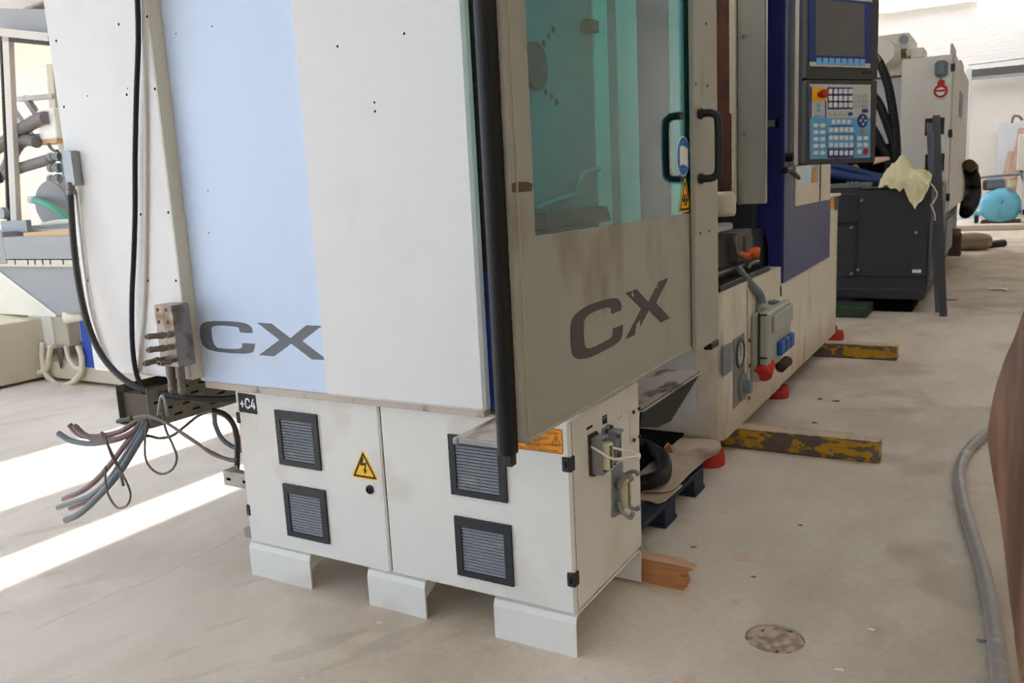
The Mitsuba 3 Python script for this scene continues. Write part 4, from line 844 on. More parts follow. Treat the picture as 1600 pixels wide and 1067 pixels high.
hs = [('mauve', [(322, 248), (355, 282), (400, 302), (470, 300), (540, 285), (600, 255)], 'mauve hose with raised open end, rear one of two at the top of the bundle', 2.17),
      ('mauve', [(345, 252), (385, 290), (440, 314), (520, 318), (600, 290), (650, 245)], 'mauve hose with raised open end, front one of two at the top of the bundle', 2.12),
      ('bluegrey', [(270, 287), (325, 320), (400, 335), (470, 330), (560, 310), (640, 262)], 'blue grey hose reaching furthest left at the top of the bundle', 2.14),
      ('mauve', [(295, 592), (380, 555), (450, 500), (520, 420), (580, 340), (645, 262)], 'mauve hose, uppermost of the drooping open ends', 2.17),
      ('bluegrey', [(270, 632), (350, 605), (420, 575), (500, 510), (560, 420), (615, 335), (662, 255)], 'blue grey hose, furthest left of the drooping open ends', 2.12),
      ('mauve', [(325, 637), (400, 600), (470, 545), (540, 465), (600, 370), (660, 270)], 'mauve hose half hidden between the two drooping blue grey ones', 2.16),
      ('bluegrey', [(305, 690), (360, 665), (430, 605), (510, 520), (575, 435), (630, 345), (672, 270)], 'blue grey hose with the lowest drooping end', 2.10)]
for m, pts, lab, xx in hs:
    p = path(z5(pts), [xx - 0.02, xx, 2.19]) + [np.array([2.26, 3.10 + 0.02 * (hash(lab[:3]) * 0) + 0.05, 0.745]), np.array([2.40, 3.18, 0.75])]
    hr = 0.0125 if 'lowest' not in lab else 0.0150
    hk = single('open_hose', tube(p, hr, 12, hollow=True), m, lab, 'hose', True, 'cut hoses hanging from the cable tray')
    pd = np.asarray(p[0]) - np.asarray(p[1]); pd /= np.linalg.norm(pd)
    part(hk, 'bore', cyl(np.asarray(p[0]) - pd * 0.001, np.asarray(p[0]) + pd * 0.0006, hr * 0.68, 12), 'hole', label='dark open bore')
ws = [('wiregrey', [(545, 232), (612, 216), (680, 206), (750, 228), (820, 270), (900, 322), (980, 382), (1060, 412), (1092, 416)], 0.006, 'thin grey wire with a plug end crossing towards the cabinet', 2.10),
      ('wiregrey', [(575, 262), (640, 226), (700, 216), (780, 246), (860, 302), (940, 352), (1040, 400), (1096, 410)], 0.005, 'thin grey wire just below the one with the plug end', 2.12),
      ('wiregrey', [(680, 235), (671, 320), (674, 400), (700, 450), (750, 476), (800, 452), (819, 400), (800, 340), (770, 275), (748, 190)], 0.0048, 'thin grey wire hanging as a big open loop below the tray', 2.14),
      ('darkwire', [(630, 300), (690, 300), (740, 310), (800, 297), (860, 252), (920, 205), (985, 180)], 0.006, 'thin dark cable sagging below the slotted tray', 2.2),
      ('wiregrey', [(470, 280), (490, 322), (520, 385), (552, 452), (572, 530)], 0.006, 'grey strap hanging across the hoses', 2.06),
      ('wiregrey', [(482, 285), (520, 400), (570, 482), (604, 565), (590, 618), (545, 632), (505, 580), (490, 520), (488, 440)], 0.0045, 'thin wire loop round the drooping hoses', 2.05)]
for m, pts, r, lab, xx in ws:
    single('thin_wire', tube(path(z5(pts), [xx, xx + 0.02]), r, 8), m, lab, 'wire', True)
single('wire_plug', cyl(*path(z5([(546, 232), (612, 216)]), [2.098, 2.10]), 0.0095, 10), 'darkwire', 'small dark plug on the end of a thin grey wire', 'plug', True)
single('dark_cable', tube(path(z5([(985, 182), (1040, 200), (1080, 245), (1098, 310), (1100, 370), (1097, 455)]), [2.5, 2.55]), 0.0125, 10), 'darkwire', 'dark cable arching down to the rail piece left of the cabinet', 'cable', True)
single('dark_cable', tube(path(z5([(992, 190), (998, 250), (1028, 312), (1070, 345), (1135, 372)]), [2.52, 2.6]), 0.011, 10), 'slate', 'grey cable curving to the left edge of the +C4 cabinet', 'cable', True)
single('orange_cable', tube(path(z5([(1108, 300), (1122, 345), (1136, 410), (1142, 470)]), [2.6, 2.62]), 0.008, 8), 'orangebit', 'orange cable along the left edge of the +C4 cabinet', 'cable', True)
rp = thing('mounting_rail', 'short slotted grey mounting rail hanging left of the +C4 cabinet', 'rail')
r0, r1 = at(348, 735, 'x', 2.46), at(388, 729, 'x', 2.46)
part(rp, 'channel', cat(box(2.46, 2.464, r1[1] - 0.03, r0[1], r0[2] - 0.065, r0[2], 0.001), box(2.46, 2.54, r1[1] - 0.03, r0[1], r0[2] - 0.068, r0[2] - 0.064), box(2.46, 2.50, r1[1] - 0.03, r0[1], r0[2] - 0.004, r0[2]), box(2.46, 2.54, r0[1] - 0.004, r0[1], r0[2] - 0.065, r0[2])), 'zinc')
part(rp, 'slot', box(2.459, 2.461, r1[1] + 0.0, r1[1] + 0.045, r0[2] - 0.042, r0[2] - 0.030), 'hole')
part(rp, 'slot', box(2.459, 2.461, r0[1] - 0.045, r0[1] - 0.02, r0[2] - 0.042, r0[2] - 0.030), 'hole')

# ================================================================== the second machine far left
sm = thing('moulding_machine', 'second cream white machine standing left behind with a glazed guard and a hopper', 'machine')
XE = 4.65
part(sm, 'side_base', box(2.4, 9, 8.02, 10.5, 0.03, 0.60, 0.01), 'cream')
part(sm, 'base_plinth', cat(box(XE, 9, 5.6, 8.02, 0.03, 0.20, 0.01)), 'cream', False, 'cream plinth')
part(sm, 'end_wall', box(XE + 0.35, 9, 5.6, 8.02, 0.2, 1.15, 0.01), 'cream')
for yy in (6.35,): part(sm, 'plinth_foot', box(XE - 0.18, XE + 0.1, yy - 0.12, yy + 0.12, 0, 0.10, 0.01), 'cream')
part(sm, 'panel_white', box(XE + 0.2, XE + 0.36, 7.0, 8.02, 0.36, 1.1, 0.008), 'hopperwhite')
eb = part(sm, 'switch_box', box(XE + 0.05, XE + 0.2, at(82, 520, 'x', XE + 0.05)[1], at(47, 520, 'x', XE + 0.05)[1], at(60, 543, 'x', XE + 0.05)[2], 0.75, 0.008), 'farwhite', False, 'white switch box')
part(sm, 'switch_box', box(XE + 0.08, XE + 0.2, at(106, 520, 'x', XE + 0.08)[1], at(83, 520, 'x', XE + 0.08)[1], at(90, 540, 'x', XE + 0.08)[2], 0.75, 0.008), 'cream', False, 'cream switch box')
yb0, yb1 = at(150, 575, 'x', XE - 0.02)[1] - 0.12, at(133, 575, 'x', XE - 0.02)[1]
part(sm, 'blue_post', box(XE - 0.02, XE + 0.2, yb0 - 0.3, yb1, at(145, 575, 'x', XE - 0.02)[2], 1.10, 0.008), 'bluepaint', False, 'blue corner post')
XF2 = 4.45
def l(px, py, x=XF2): return tuple(at(px, py, 'x', x)[[1, 2]])
part(sm, 'hopper', px_([l(-30, 408), l(0, 428), l(86, 494), l(135, 486), l(135, 408)], XF2, XF2 + 1.2), 'guardgrey', False, 'grey sloping hopper front')
A_, B_, C_ = at(-40, 397, 'x', XF2 - 0.01), at(88, 495, 'x', XF2 - 0.01), at(-40, 488, 'x', XF2 + 0.5)
D2 = at(82, 496, 'x', XF2 + 0.5)
part(sm, 'hopper_wing', hull([A_, B_, C_, D2], [A_ + [0, 0, .02], B_ + [0, 0, .02], C_ + [0.02, 0, 0.02], D2 + [.02, 0, .02]]), 'hopperwhite', False, 'cream white hopper wing')
part(sm, 'hopper_lip', cyl(at(100, 497, 'x', XF2), at(128, 492, 'x', XF2 + 0.1), 0.05, 14), 'hopperwhite', True)
a, b = at(6, 386, 'x', XF2 - 0.05), at(135, 386, 'x', XF2 - 0.05)
part(sm, 'front_beam', box(XF2 - 0.05, XF2 + 0.3, b[1], a[1], at(60, 405, 'x', XF2 - 0.05)[2], at(60, 369, 'x', XF2 - 0.05)[2], 0.006), 'guardgrey', False, 'grey front beam')
part(sm, 'front_beam', box(XF2 - 0.05, XF2 + 0.3, a[1], a[1] + 0.6, at(0, 412, 'x', XF2 - 0.05)[2], at(0, 362, 'x', XF2 - 0.05)[2], 0.006), 'guardgrey')
zs0, zs1 = at(60, 415, 'x', XF2 - 0.03)[2], at(60, 406, 'x', XF2 - 0.03)[2]
part(sm, 'slot_strip', box(XF2 - 0.04, XF2 + 0.2, b[1], a[1] + 0.3, zs0 - 0.01, zs1, 0.003), 'cream')
for x in (23, 43, 54, 66, 78, 98):
    c = at(x, 410, 'x', XF2 - 0.045); part(sm, 'strip_slot', box(XF2 - 0.043, XF2 - 0.03, c[1] - 0.008, c[1] + 0.008, zs0 + 0.01, zs1), 'seam')
part(sm, 'ply_edge', box(XF2 - 0.02, XF2 + 0.4, b[1], at(40, 366, 'x', XF2)[1], at(80, 368, 'x', XF2)[2], at(80, 362, 'x', XF2)[2]), 'ply')
# glazed guard: posts and rails
def bar(q0, q1, x, w=0.03, m='framegrey', name='guard_frame', d=0.05):
    a, b = at(*q0, 'x', x), at(*q1, 'x', x)
    v = b - a; n_ = np.array([0, -v[2], v[1]]); n_ /= np.linalg.norm(n_)
    part(sm, name, hull([a + n_ * w, a - n_ * w, b + n_ * w, b - n_ * w], [p + [d, 0, 0] for p in (a + n_ * w, a - n_ * w, b + n_ * w, b - n_ * w)]), m)
bar((8, 55), (22, 362), 4.75, 0.05); bar((0, 60), (12, 362), 4.75, 0.012, 'seam')
bar((-20, 57), (75, 66), 4.75, 0.028, 'seam'); bar((-20, 48), (75, 58), 4.74, 0.035); bar((-20, 30), (75, 33), 4.9, 0.10, 'guardgrey')
bar((-20, 20), (80, -18), 5.2, 0.08, 'framegrey')
bar((24, 155), (80, 150), 5.0, 0.022, 'framegrey'); bar((9, 160), (45, 212), 4.9, 0.018, 'framegrey'); bar((45, 213), (70, 211), 4.9, 0.018, 'framegrey')
bar((36, 152), (62, 190), 5.0, 0.025, 'guardgrey'); bar((77, 100), (84, 200), 5.3, 0.05, 'cream')
part(sm, 'back_cabinet', box(6.0, 6.5, at(76, 120, 'x', 6.0)[1], at(12, 120, 'x', 6.0)[1], 0.8, at(40, 108, 'x', 6.0)[2], 0.01), 'farwhite', False, 'white cabinet behind the guard')
part(sm, 'back_wall', box(6.6, 7.0, 6.0, 14, 0.8, at(40, 60, 'x', 6.6)[2], 0.01), 'hopperwhite')
c = at(19, 123, 'x', 6.0); part(sm, 'cabinet_handle', cyl(c, c + [-0.04, 0, 0], 0.04, 14), 'guardgrey')
part(sm, 'junction_box', box(4.88, 4.98, at(89, 190, 'x', 4.9)[1], at(62, 190, 'x', 4.9)[1], at(75, 218, 'x', 4.9)[2], at(75, 170, 'x', 4.9)[2], 0.01), 'farwhite', False, 'white junction box')
part(sm, 'box_plate', box(4.9, 5.05, at(89, 222, 'x', 4.9)[1], at(52, 222, 'x', 4.9)[1], at(75, 224, 'x', 4.9)[2], at(75, 216, 'x', 4.9)[2]), 'ply')
dc = at(80, 320, 'x', 5.35)
dr_ = part(sm, 'cable_drum', lathe([(0, 0), (0.23, 0), (0.25, 0.02), (0.25, 0.30), (0, 0.30)], dc, (1, 0.15, 0), 32), 'guardgrey', 30, 'grey drum with a green hose')
part(dr_, 'green_hose', tube([at(*q, 'x', 5.25) for q in [(54, 312), (70, 318), (88, 328), (104, 343), (112, 356)]], 0.035, 10), 'greenhose', True)
part(dr_, 'drum_hub', cyl(at(48, 312, 'x', 5.28), at(56, 313, 'x', 5.28), 0.04, 12), 'farshade')
part(sm, 'floor_pipe', tube([at(*q, 'x', 5.0) for q in [(68, 352), (90, 348), (118, 346)]], 0.03, 8), 'hopperwhite', True)
part(sm, 'inside_beam', box(4.9, 5.6, at(120, 356, 'x', 4.9)[1], at(20, 358, 'x', 4.9)[1], at(80, 364, 'x', 4.9)[2], at(80, 352, 'x', 4.9)[2]), 'guardgrey')
part(sm, 'inside_floor', box(4.7, 6.6, 6.8, 10, 1.38, 1.44), 'framegrey')
for pts, r in (([(-25, 245), (0, 228), (30, 205), (60, 187), (72, 184)], 0.06), ([(-10, 282), (8, 266), (25, 232), (40, 219), (58, 222)], 0.055), ([(-15, 276), (10, 270), (40, 260), (80, 248)], 0.05)):
    part(sm, 'black_duct', tube([at(*q, 'x', 4.85) for q in pts], r, 12), 'ducthaze', True, 'dark flexible duct with haze in its colour')
part(sm, 'black_knob', lathe([(0, 0), (0.045, 0), (0.05, 0.06), (0.03, 0.12), (0, 0.13)], at(-3, 285, 'x', 4.3), (0.0, 0.2, 1), 14), 'black', True)
part(sm, 'hinge_plate', box(4.55, 4.6, at(50, 353, 'x', 4.6)[1], at(10, 353, 'x', 4.6)[1], at(30, 363, 'x', 4.6)[2], at(30, 344, 'x', 4.6)[2], 0.004), 'greycast')
part(sm, 'roller', lathe([(0, 0), (0.055, 0), (0.055, 0.05), (0, 0.05)], at(10, 333, 'x', 4.6), (-1, 0, 0), 18), 'greycast')
for pts, r in (([(32, 535), (28, 560), (35, 580), (55, 584), (72, 575), (78, 550), (80, 540)], 0.026), ([(67, 535), (66, 560), (72, 585), (92, 602), (112, 598), (126, 582), (128, 560), (122, 540)], 0.026), ([(103, 540), (108, 560), (118, 574), (126, 576)], 0.022)):
    part(sm, 'cream_hose', tube([at(*q, 'x', XE - 0.05) for q in pts], r, 10), 'creamhose', True, 'cream hose loop')
part(sm, 'loose_wire', tube([at(*q, 'x', XE - 0.02) for q in [(36, 500), (36, 535), (50, 558), (70, 564), (90, 545)]], 0.009, 6), 'wiregrey', True)
part(sm, 'loose_wire', tube([at(*q, 'x', XE - 0.02) for q in [(84, 545), (92, 560), (96, 574), (98, 545)]], 0.009, 6), 'wiregrey', True)
part(sm, 'loose_wire', tube([at(*q, 'x', XE - 0.03) for q in [(98, 600), (104, 606), (110, 612), (112, 604)]], 0.008, 6), 'cream', True)

# ================================================================== beams, pallet, plank, pipe, board
def beam(xf, depth, yr, z, label):
    m = box(xf, xf + depth, yr, 3.2, 0.0, z, 0.006)
    m = m.subdivide().subdivide().subdivide()
    v = m.vertices.copy(); v += (meshkit.fbm(v * 9, 3, 4)[:, None] - 0.5) * 0.006
    v[:, 2] = np.maximum(v[:, 2], 0.0); m.vertices = v
    single('wooden_beam', m, 'chipped', label, 'beam')
q0 = at(1374, 725, 'z', 0); q1 = at(1401, 564, 'z', 0)
beam(q0[0], 0.10, q0[1], 0.131, 'yellow beam with heavily flaking paint under the machine, the nearer and longer one')
beam(q1[0], 0.12, q1[1], 0.131, 'yellow beam sticking out from under the far end of the machine')
single('beam_shim', box(q0[0] + 0.10, q0[0] + 0.16, q0[1] + 0.15, 2.0, 0.0, 0.118, 0.004), 'timber', 'pale timber batten lying along the back of the nearer yellow beam', 'batten')
# pallet
pl = thing('pallet', 'dark blue wooden pallet under the cardboard behind the cabinet', 'pallet')
pc1, pc2 = at(1040, 823, 'z', 0), at(1102, 766, 'z', 0)
PY = 1.32
px0, px1 = 3.16, 4.14
for k, xx in enumerate((pc1[0] - 0.02, px1 - 0.13)):
    for j in range(3):
        y0 = PY + j * 0.38
        part(pl, 'block', box(xx, xx + 0.145, y0, y0 + 0.10, 0.02, 0.10, 0.004), 'palletblue')
    part(pl, 'bottom_board', box(xx - 0.005, xx + 0.15, PY - 0.006, PY + 0.9, 0.0, 0.02, 0.003), 'palletblue')
for j in range(7):
    part(pl, 'deck_board', box(3.05, px1 + 0.02, PY + j * 0.128, PY + 0.098 + j * 0.128, 0.10, 0.122, 0.003), 'palletblue')
def cardboard(pts, z, label, th=0.006, seed=0):
    poly = Polygon([tuple(at(*q, 'z', z)[:2]) for q in pts])
    m = pz_(poly.segmentize(0.05), 0, th)
    v = m.vertices.copy()
    v[:, 2] += z + 0.012 * (meshkit.fbm(np.c_[v[:, :2] * 3, 0 * v[:, 0]], 3, seed) - 0.35)
    m.vertices = v
    single('cardboard_sheet', m, 'cardboard', label, 'cardboard')
cardboard([(960, 686), (1006, 683), (1070, 687), (1112, 688), (1126, 692), (1127, 702), (1118, 712), (1104, 718), (1080, 738), (1064, 755), (1050, 766), (1036, 769), (1010, 768), (960, 772)], 0.145, 'stained cardboard sheet on top of the blue pallet')
cardboard([(960, 764), (1010, 764), (1050, 757), (1066, 760), (1040, 783), (1028, 788), (1010, 783), (960, 780)], 0.126, 'lower cardboard sheet edge showing below the stained one', seed=5)
single('wood_scrap', trimesh.convex.convex_hull(np.array([at(1046, 704, 'z', .155) + d for d in ([-.03, -.03, 0], [.05, -.02, 0], [.04, .05, 0], [-.02, .04, 0.0], [0, 0, .04], [.03, .02, .035])])), 'wood', 'small splinter of wood on the cardboard', 'scrap')
hp = [at(*q, 'z', 0.20) for q in [(985, 700), (1003, 692), (1022, 698), (1036, 715), (1037, 735), (1026, 748), (1008, 750), (985, 752)]]
single('hose_coil', tube([p - [0, 0, .012 * i % .03] for i, p in enumerate(hp)], 0.038, 14), 'rubber', 'fat black rubber hose bend lying on the cardboard', 'hose', True)
# broken plank
a, b = at(955, 908, 'z', 0) + [0.05, 0, 0], at(1062, 930, 'z', 0) + [0.04, 0, 0]
d = (b - a) / np.linalg.norm(b - a); n_ = np.array([-d[1], d[0], 0]) * (1 if -d[1] > 0 else -1)
L = np.linalg.norm(b - a)
prof = Polygon([(-0.2, 0), (L, 0), (L + 0.015, 0.03), (L + 0.005, 0.055), (L - 0.02, 0.062), (L + 0.012, 0.072), (L + 0.018, 0.082), (L + 0.045, 0.098), (L + 0.03, 0.104), (-0.2, 0.100)])
single('broken_plank', prism(prof, a, d, ZU, 0.05, -0.0) if np.cross(d, ZU) @ n_ > 0 else prism(prof, a + n_ * 0.05, d, ZU, 0.05), 'wood', 'broken reddish wooden plank lying beside the cabinet foot', 'plank')
single('plank_splinter', prism(Polygon([(L * .3, 0.085), (L * .95, 0.088), (L + .0, 0.097), (L * .8, 0.102), (L * .3, 0.1)]), a + n_ * 0.075, d, ZU, 0.02), 'wood', 'thin splintered strip along the back of the broken plank', 'splinter')
# grey pipe on the floor
pr_ = [(1575, 655), (1552, 671), (1530, 686), (1511, 706), (1501, 728), (1499, 752), (1506, 790), (1519, 835), (1533, 880), (1547, 940), (1556, 1000), (1562, 1050), (1567, 1110), (1572, 1200)]
single('floor_pipe', tube([at(*q, 'z', 0.028) for q in pr_], 0.0278, 18), 'pipegrey', 'dirty grey plastic pipe snaking along the floor on the right', 'pipe', True)
# bowed brown board at the right edge
edge = [(1640, 380), (1612, 470), (1592, 530), (1575, 570), (1558, 625), (1548, 690), (1553, 740), (1563, 800), (1573, 870), (1582, 950), (1590, 1010), (1597, 1067)]
pts = [at(*q, 'x', 1.80) for q in edge]
pe = smooth_path(np.array([p for p in pts] + [np.array([1.80, pts[-1][1] - 0.10, -0.0])]), 5)
pe[:, 2] = np.maximum(pe[:, 2], 0.0)
rows = []
for p in pe:
    rows.append([[p[0] - 0.35 * t + 0.05 * math.sin(2.2 * t + p[2] * 2), p[1] - 0.50 * t - 0.15 * t * t, p[2]] for t in np.linspace(0, 1, 8)])
rows = np.array(rows); nr, nc = rows.shape[:2]
back = rows + np.array([0.012, 0.006, 0])
V = np.vstack([rows.reshape(-1, 3), back.reshape(-1, 3)]); Fq = []
I = lambda r, c, s: s * nr * nc + r * nc + c
for r in range(nr - 1):
    for c in range(nc - 1):
        Fq += [[I(r, c, 0), I(r, c + 1, 0), I(r + 1, c + 1, 0), I(r + 1, c, 0)], [I(r, c, 1), I(r + 1, c, 1), I(r + 1, c + 1, 1), I(r, c + 1, 1)]]
    Fq += [[I(r, 0, 0), I(r + 1, 0, 0), I(r + 1, 0, 1), I(r, 0, 1)], [I(r, nc - 1, 0), I(r, nc - 1, 1), I(r + 1, nc - 1, 1), I(r + 1, nc - 1, 0)]]
for c in range(nc - 1):
    Fq += [[I(0, c, 0), I(0, c, 1), I(0, c + 1, 1), I(0, c + 1, 0)], [I(nr - 1, c, 0), I(nr - 1, c + 1, 0), I(nr - 1, c + 1, 1), I(nr - 1, c, 1)]]
Fq = np.array(Fq); bm = fix(trimesh.Trimesh(V, np.vstack([Fq[:, [0, 1, 2]], Fq[:, [0, 2, 3]]]), process=False))
single('brown_board', bm, 'brownboard', 'bowed reddish brown board standing at the right edge close to the camera', 'board', 30)
# debris on the floor
deb = [((1176, 901), .010, 'slate', 'thin grey clip on the floor beyond the core hole'), ((1534, 1002), .013, 'slate', 'small grey washer on the floor left of the grey pipe'), ((1281, 624), .02, 'chutegreen', 'small dark chip on the floor behind the nearer beam, left of two'), ((1305, 627), .02, 'chutegreen', 'small dark chip on the floor behind the nearer beam, right of two'),
       ((1272, 661), .018, 'rubble', 'brown crumb on the floor just above the nearer beam'), ((1085, 855), .014, 'rubble', 'brown crumb on the floor right of the pallet'), ((1486, 469), .05, 'slate', 'small dark scrap on the floor beside the leaning bars'), ((1249, 821), .010, 'rubble', 'brown crumb on the open floor between pallet and pipe'),
       ((1362, 984), .010, 'tie', 'white paint chip on the floor right of the core hole'), ((1312, 1046), .010, 'tie', 'white paint chip on the floor below the core hole'), ((1558, 453), .09, 'tie', 'pale crumb on the far aisle floor')]
rng = np.random.default_rng(3)
for q, s, m, lab in deb:
    c = at(*q, 'z', 0); c[2] = 0
    k = rng.uniform(-1, 1, (14, 3)) * [s, s * 1.6, s * 0.35]; k[:, 2] = np.abs(k[:, 2])
    k[:4, 2] = 0
    single('floor_chip', trimesh.convex.convex_hull(k + c), m, lab, 'debris')

# ================================================================== third machine: dark hydraulic unit, white cabinet
XD = 10.4
def d(px, py, x=XD): return at(px, py, 'x', x)
hu = thing('hydraulic_unit', 'dark grey box shaped hydraulic unit behind the machine with a yellow cloth on top', 'machine')
yl_, yr_ = 1.95, d(1451, 380)[1]
zt_, zb_ = d(1400, 293)[2], d(1400, 468)[2]
part(hu, 'body', box(XD, XD + 2.4, yr_, yl_ + 1.0, zb_ + 0.10, zt_, 0.015), 'darkmachine')
part(hu, 'front_plate', box(XD - 0.02, XD, yr_ + 0.01, d(1340, 350)[1], d(1400, 432)[2], zt_ - 0.01, 0.01), 'darkmachine')
part(hu, 'side_cover', box(XD - 0.04, XD, d(1341, 350)[1], yl_ + .5, d(1320, 349)[2], zt_ - 0.04, 0.02), 'darkmachine')
part(hu, 'lower_cover', box(XD - 0.015, XD, d(1338, 400)[1], yl_ + .5, d(1320, 432)[2], d(1320, 352)[2], 0.008), 'darkmachine')
part(hu, 'skirt', box(XD - 0.01, XD + 2.4, yr_ + 0.02, yl_ + 1, zb_, zb_ + 0.13, 0.02), 'darkmachine')
part(hu, 'side_wall', box(XD + 0.01, XD + 2.35, yr_ - 0.02, yr_, zb_ + 0.2, zt_ - 0.02, 0.005), 'darkside', False, 'lighter grey side wall')
part(hu, 'top_flange', box(XD - 0.03, XD + 2.35, yr_ - 0.03, d(1346, 290)[1], zt_, zt_ + 0.012, 0.004), 'steel')
for q in [(1347, 313), (1331, 355), (1432, 363), (1341, 421), (1331, 427)]:
    c = d(*q); part(hu, 'bolt', cyl(c + [-0.015, 0, 0], c + [-0.05, 0, 0], 0.018, 10), 'greycast')
part(hu, 'rating_plate', box(XD - 0.024, XD - 0.019, d(1439.5, 424)[1], d(1425.5, 424)[1], d(1432, 426)[2], d(1432, 421)[2]), 'signwhite')
part(hu, 'leg', box(XD + 0.05, XD + 0.3, d(1331, 480)[1], d(1300, 480)[1], 0.10, zb_, 0.01), 'darkmachine')
gb = d(1345, 497); single('green_block', box(9.95, 10.6, 1.30, 1.85, 0.0, 0.12, 0.01), 'green', 'dark green block under the hydraulic unit', 'block')
part(hu, 'pallet_skid', box(10.5, 13, yr_ + 0.15, 2.6, 0.0, 0.10, 0.01), 'hole')
# things lying on it
hb = [(1290, 268), (1320, 275), (1350, 281), (1385, 283), (1410, 280)]
single('blue_hose', tube([d(*q, 10.75) for q in hb], 0.055, 12), 'hoseblue', 'dark blue hose lying along the top of the hydraulic unit, lower one', 'hose', True)
single('blue_hose', tube([d(*q, 10.95) for q in [(1290, 258), (1318, 262), (1345, 270), (1375, 277), (1405, 280)]], 0.05, 12), 'hoseblue', 'dark blue hose lying along the top of the hydraulic unit, upper one', 'hose', True)
single('metal_rail', box(10.5, 10.6, d(1360, 284)[1], d(1294, 284)[1], zt_ + 0.012, zt_ + 0.07, 0.006), 'zinc', 'metal rail lying on the left of the hydraulic unit', 'rail')
for k, x in enumerate((1325, 1332, 1339)):
    c = d(x, 288, 10.45); single('clamp_pin', lathe([(0, 0), (0.02, 0), (0.015, 0.03), (0.0, 0.1)], c + [0, 0, 0.03], (0, 0, -1), 10), 'greycast', ['left', 'middle', 'right'][k] + ' one of the three small pale pegs hanging over the unit edge', 'peg', True)
single('dark_bundle', trimesh.convex.convex_hull(np.array([d(*q, x) for q in [(1296, 282), (1370, 285), (1388, 272), (1380, 258), (1330, 256), (1296, 258)] for x in (11.1, 11.5)])), 'hole', 'black bundle lying on the hydraulic unit behind the blue hoses', 'bundle')
single('orange_wrapper', trimesh.convex.convex_hull(np.array([d(*q, x) for q in [(1330, 259), (1338, 256), (1345, 264), (1341, 266)] for x in (11.02, 11.08)])), 'amber', 'small orange wrapper on the black bundle', 'wrapper')
single('pink_sheet', sheet([d(1365, 257, 11.0), d(1390, 250, 11.4), d(1388, 246, 11.5), d(1366, 246, 11.3)], 0.01), 'pink', 'pink sheet behind the yellow cloth', 'sheet')
# yellow cloth
n1, n2 = 26, 22
vs = []
cl = [d(1373, 268, 10.9), d(1405, 250, 11.2), d(1448, 283, 10.7), d(1415, 300, 10.35)]
for i in range(n1):
    for j in range(n2):
        s, t = i / (n1 - 1), j / (n2 - 1)
        # (s: along the unit, t: from the back over the front edge)
        y = np.interp(s, [0, .3, 1], [d(1374, 285)[1], d(1400, 285)[1], d(1453, 285)[1]])
        drop = max(0, t - 0.55) / 0.45
        x = 11.25 - 0.85 * min(1, t / 0.55) - 0.03
        hang = np.interp(s, [0, .25, .5, .72, .9, 1], [0.02, .05, .10, .26, .12, 0.02])
        z = zt_ + 0.03 + 0.30 * math.exp(-((s - 0.3) / 0.25) ** 2 - ((t - 0.22) / 0.3) ** 2) + 0.10 * math.exp(-((s - 0.75) / 0.2) ** 2 - ((t - 0.3) / 0.3) ** 2) - drop * hang
        vs.append([x, y, z])
vs = np.array(vs)
nz = meshkit.fbm(vs * [6, 7, 3], 3, 11); nz2 = np.abs(meshkit.fbm(vs * [9, 12, 5] + 5, 2, 5) - 0.5)
vs[:, 2] += 0.20 * (nz - 0.45) + 0.22 * nz2; vs[:, 0] -= 0.12 * nz2 + 0.06 * nz
ff = []
for i in range(n1 - 1):
    for j in range(n2 - 1):
        k = i * n2 + j; ff += [[k, k + 1, k + n2 + 1], [k, k + n2 + 1, k + n2]]
cm = trimesh.Trimesh(vs, ff, process=False); cm.fix_normals()
v2_ = np.vstack([vs, vs - [0, 0, 0.004]]); f2_ = np.vstack([ff, np.array(ff)[:, ::-1] + len(vs)])
single('yellow_cloth', trimesh.Trimesh(v2_, f2_, process=False), 'cloth', 'crumpled pale yellow cloth draped over the hydraulic unit corner', 'cloth', True)
single('loose_string', tube([d(*q, 10.3) for q in [(1452, 284), (1461, 295), (1464, 305), (1458, 317), (1454, 321), (1460, 332), (1461, 345)]], 0.008, 6), 'wirewhite', 'pale string hanging from the yellow cloth', 'string', True)
# two leaning dark bars
for (qa, qb, w, lab) in (((1463, 180), (1474, 494), 0.036, 'dark steel bar leaning on the white cabinet, nearer and longer of two'), ((1452, 192), (1466, 488), 0.030, 'dark steel bar leaning on the white cabinet, shorter one behind')):
    fl = at(*qb, 'z', 0); fl[2] = 0
    top = at(*qa, 'x', fl[0] + (0.35 if w > 0.033 else 0.30))
    ex = np.array([1, 0, 0]); ey = np.array([0, 1, 0])
    single('leaning_bar', hull([fl + ex * i * w * .7 + ey * j * w for i in (-1, 1) for j in (-1, 1)], [top + ex * i * w * .7 + ey * j * w for i in (-1, 1) for j in (-1, 1)]), 'darkside' if w < 0.033 else 'panelgrey', lab, 'bar')
# white control cabinet
XK = 13.0
kc_ = thing('control_cabinet', 'tall off white control cabinet with black vents behind the dark hydraulic unit', 'cabinet')
ky1, ky0 = at(1407, 170, 'x', XK)[1], at(1487, 200, 'x', XK)[1]
kz1, kz0 = at(1445, 89, 'x', XK)[2], at(1484, 333, 'x', XK)[2]
part(kc_, 'body', box(XK, XK + 4.6, ky0 + 0.02, ky1, kz0, kz1, 0.012), 'farwhite')
part(kc_, 'door', box(XK + 0.06, XK + 2.2, ky0, ky0 + 0.02, kz0 + 0.02, kz1 + 0.02, 0.006), 'farshade', False, 'side door')
part(kc_, 'door', box(XK + 2.25, XK + 4.5, ky0, ky0 + 0.02, kz0 + 0.02, kz1 + 0.02, 0.006), 'farshade', False, 'side door')
part(kc_, 'lifting_plate', box(XK + 0.1, XK + 0.9, ky0 + 0.03, ky0 + 0.06, kz1, kz1 + 0.15, 0.01), 'farshade')
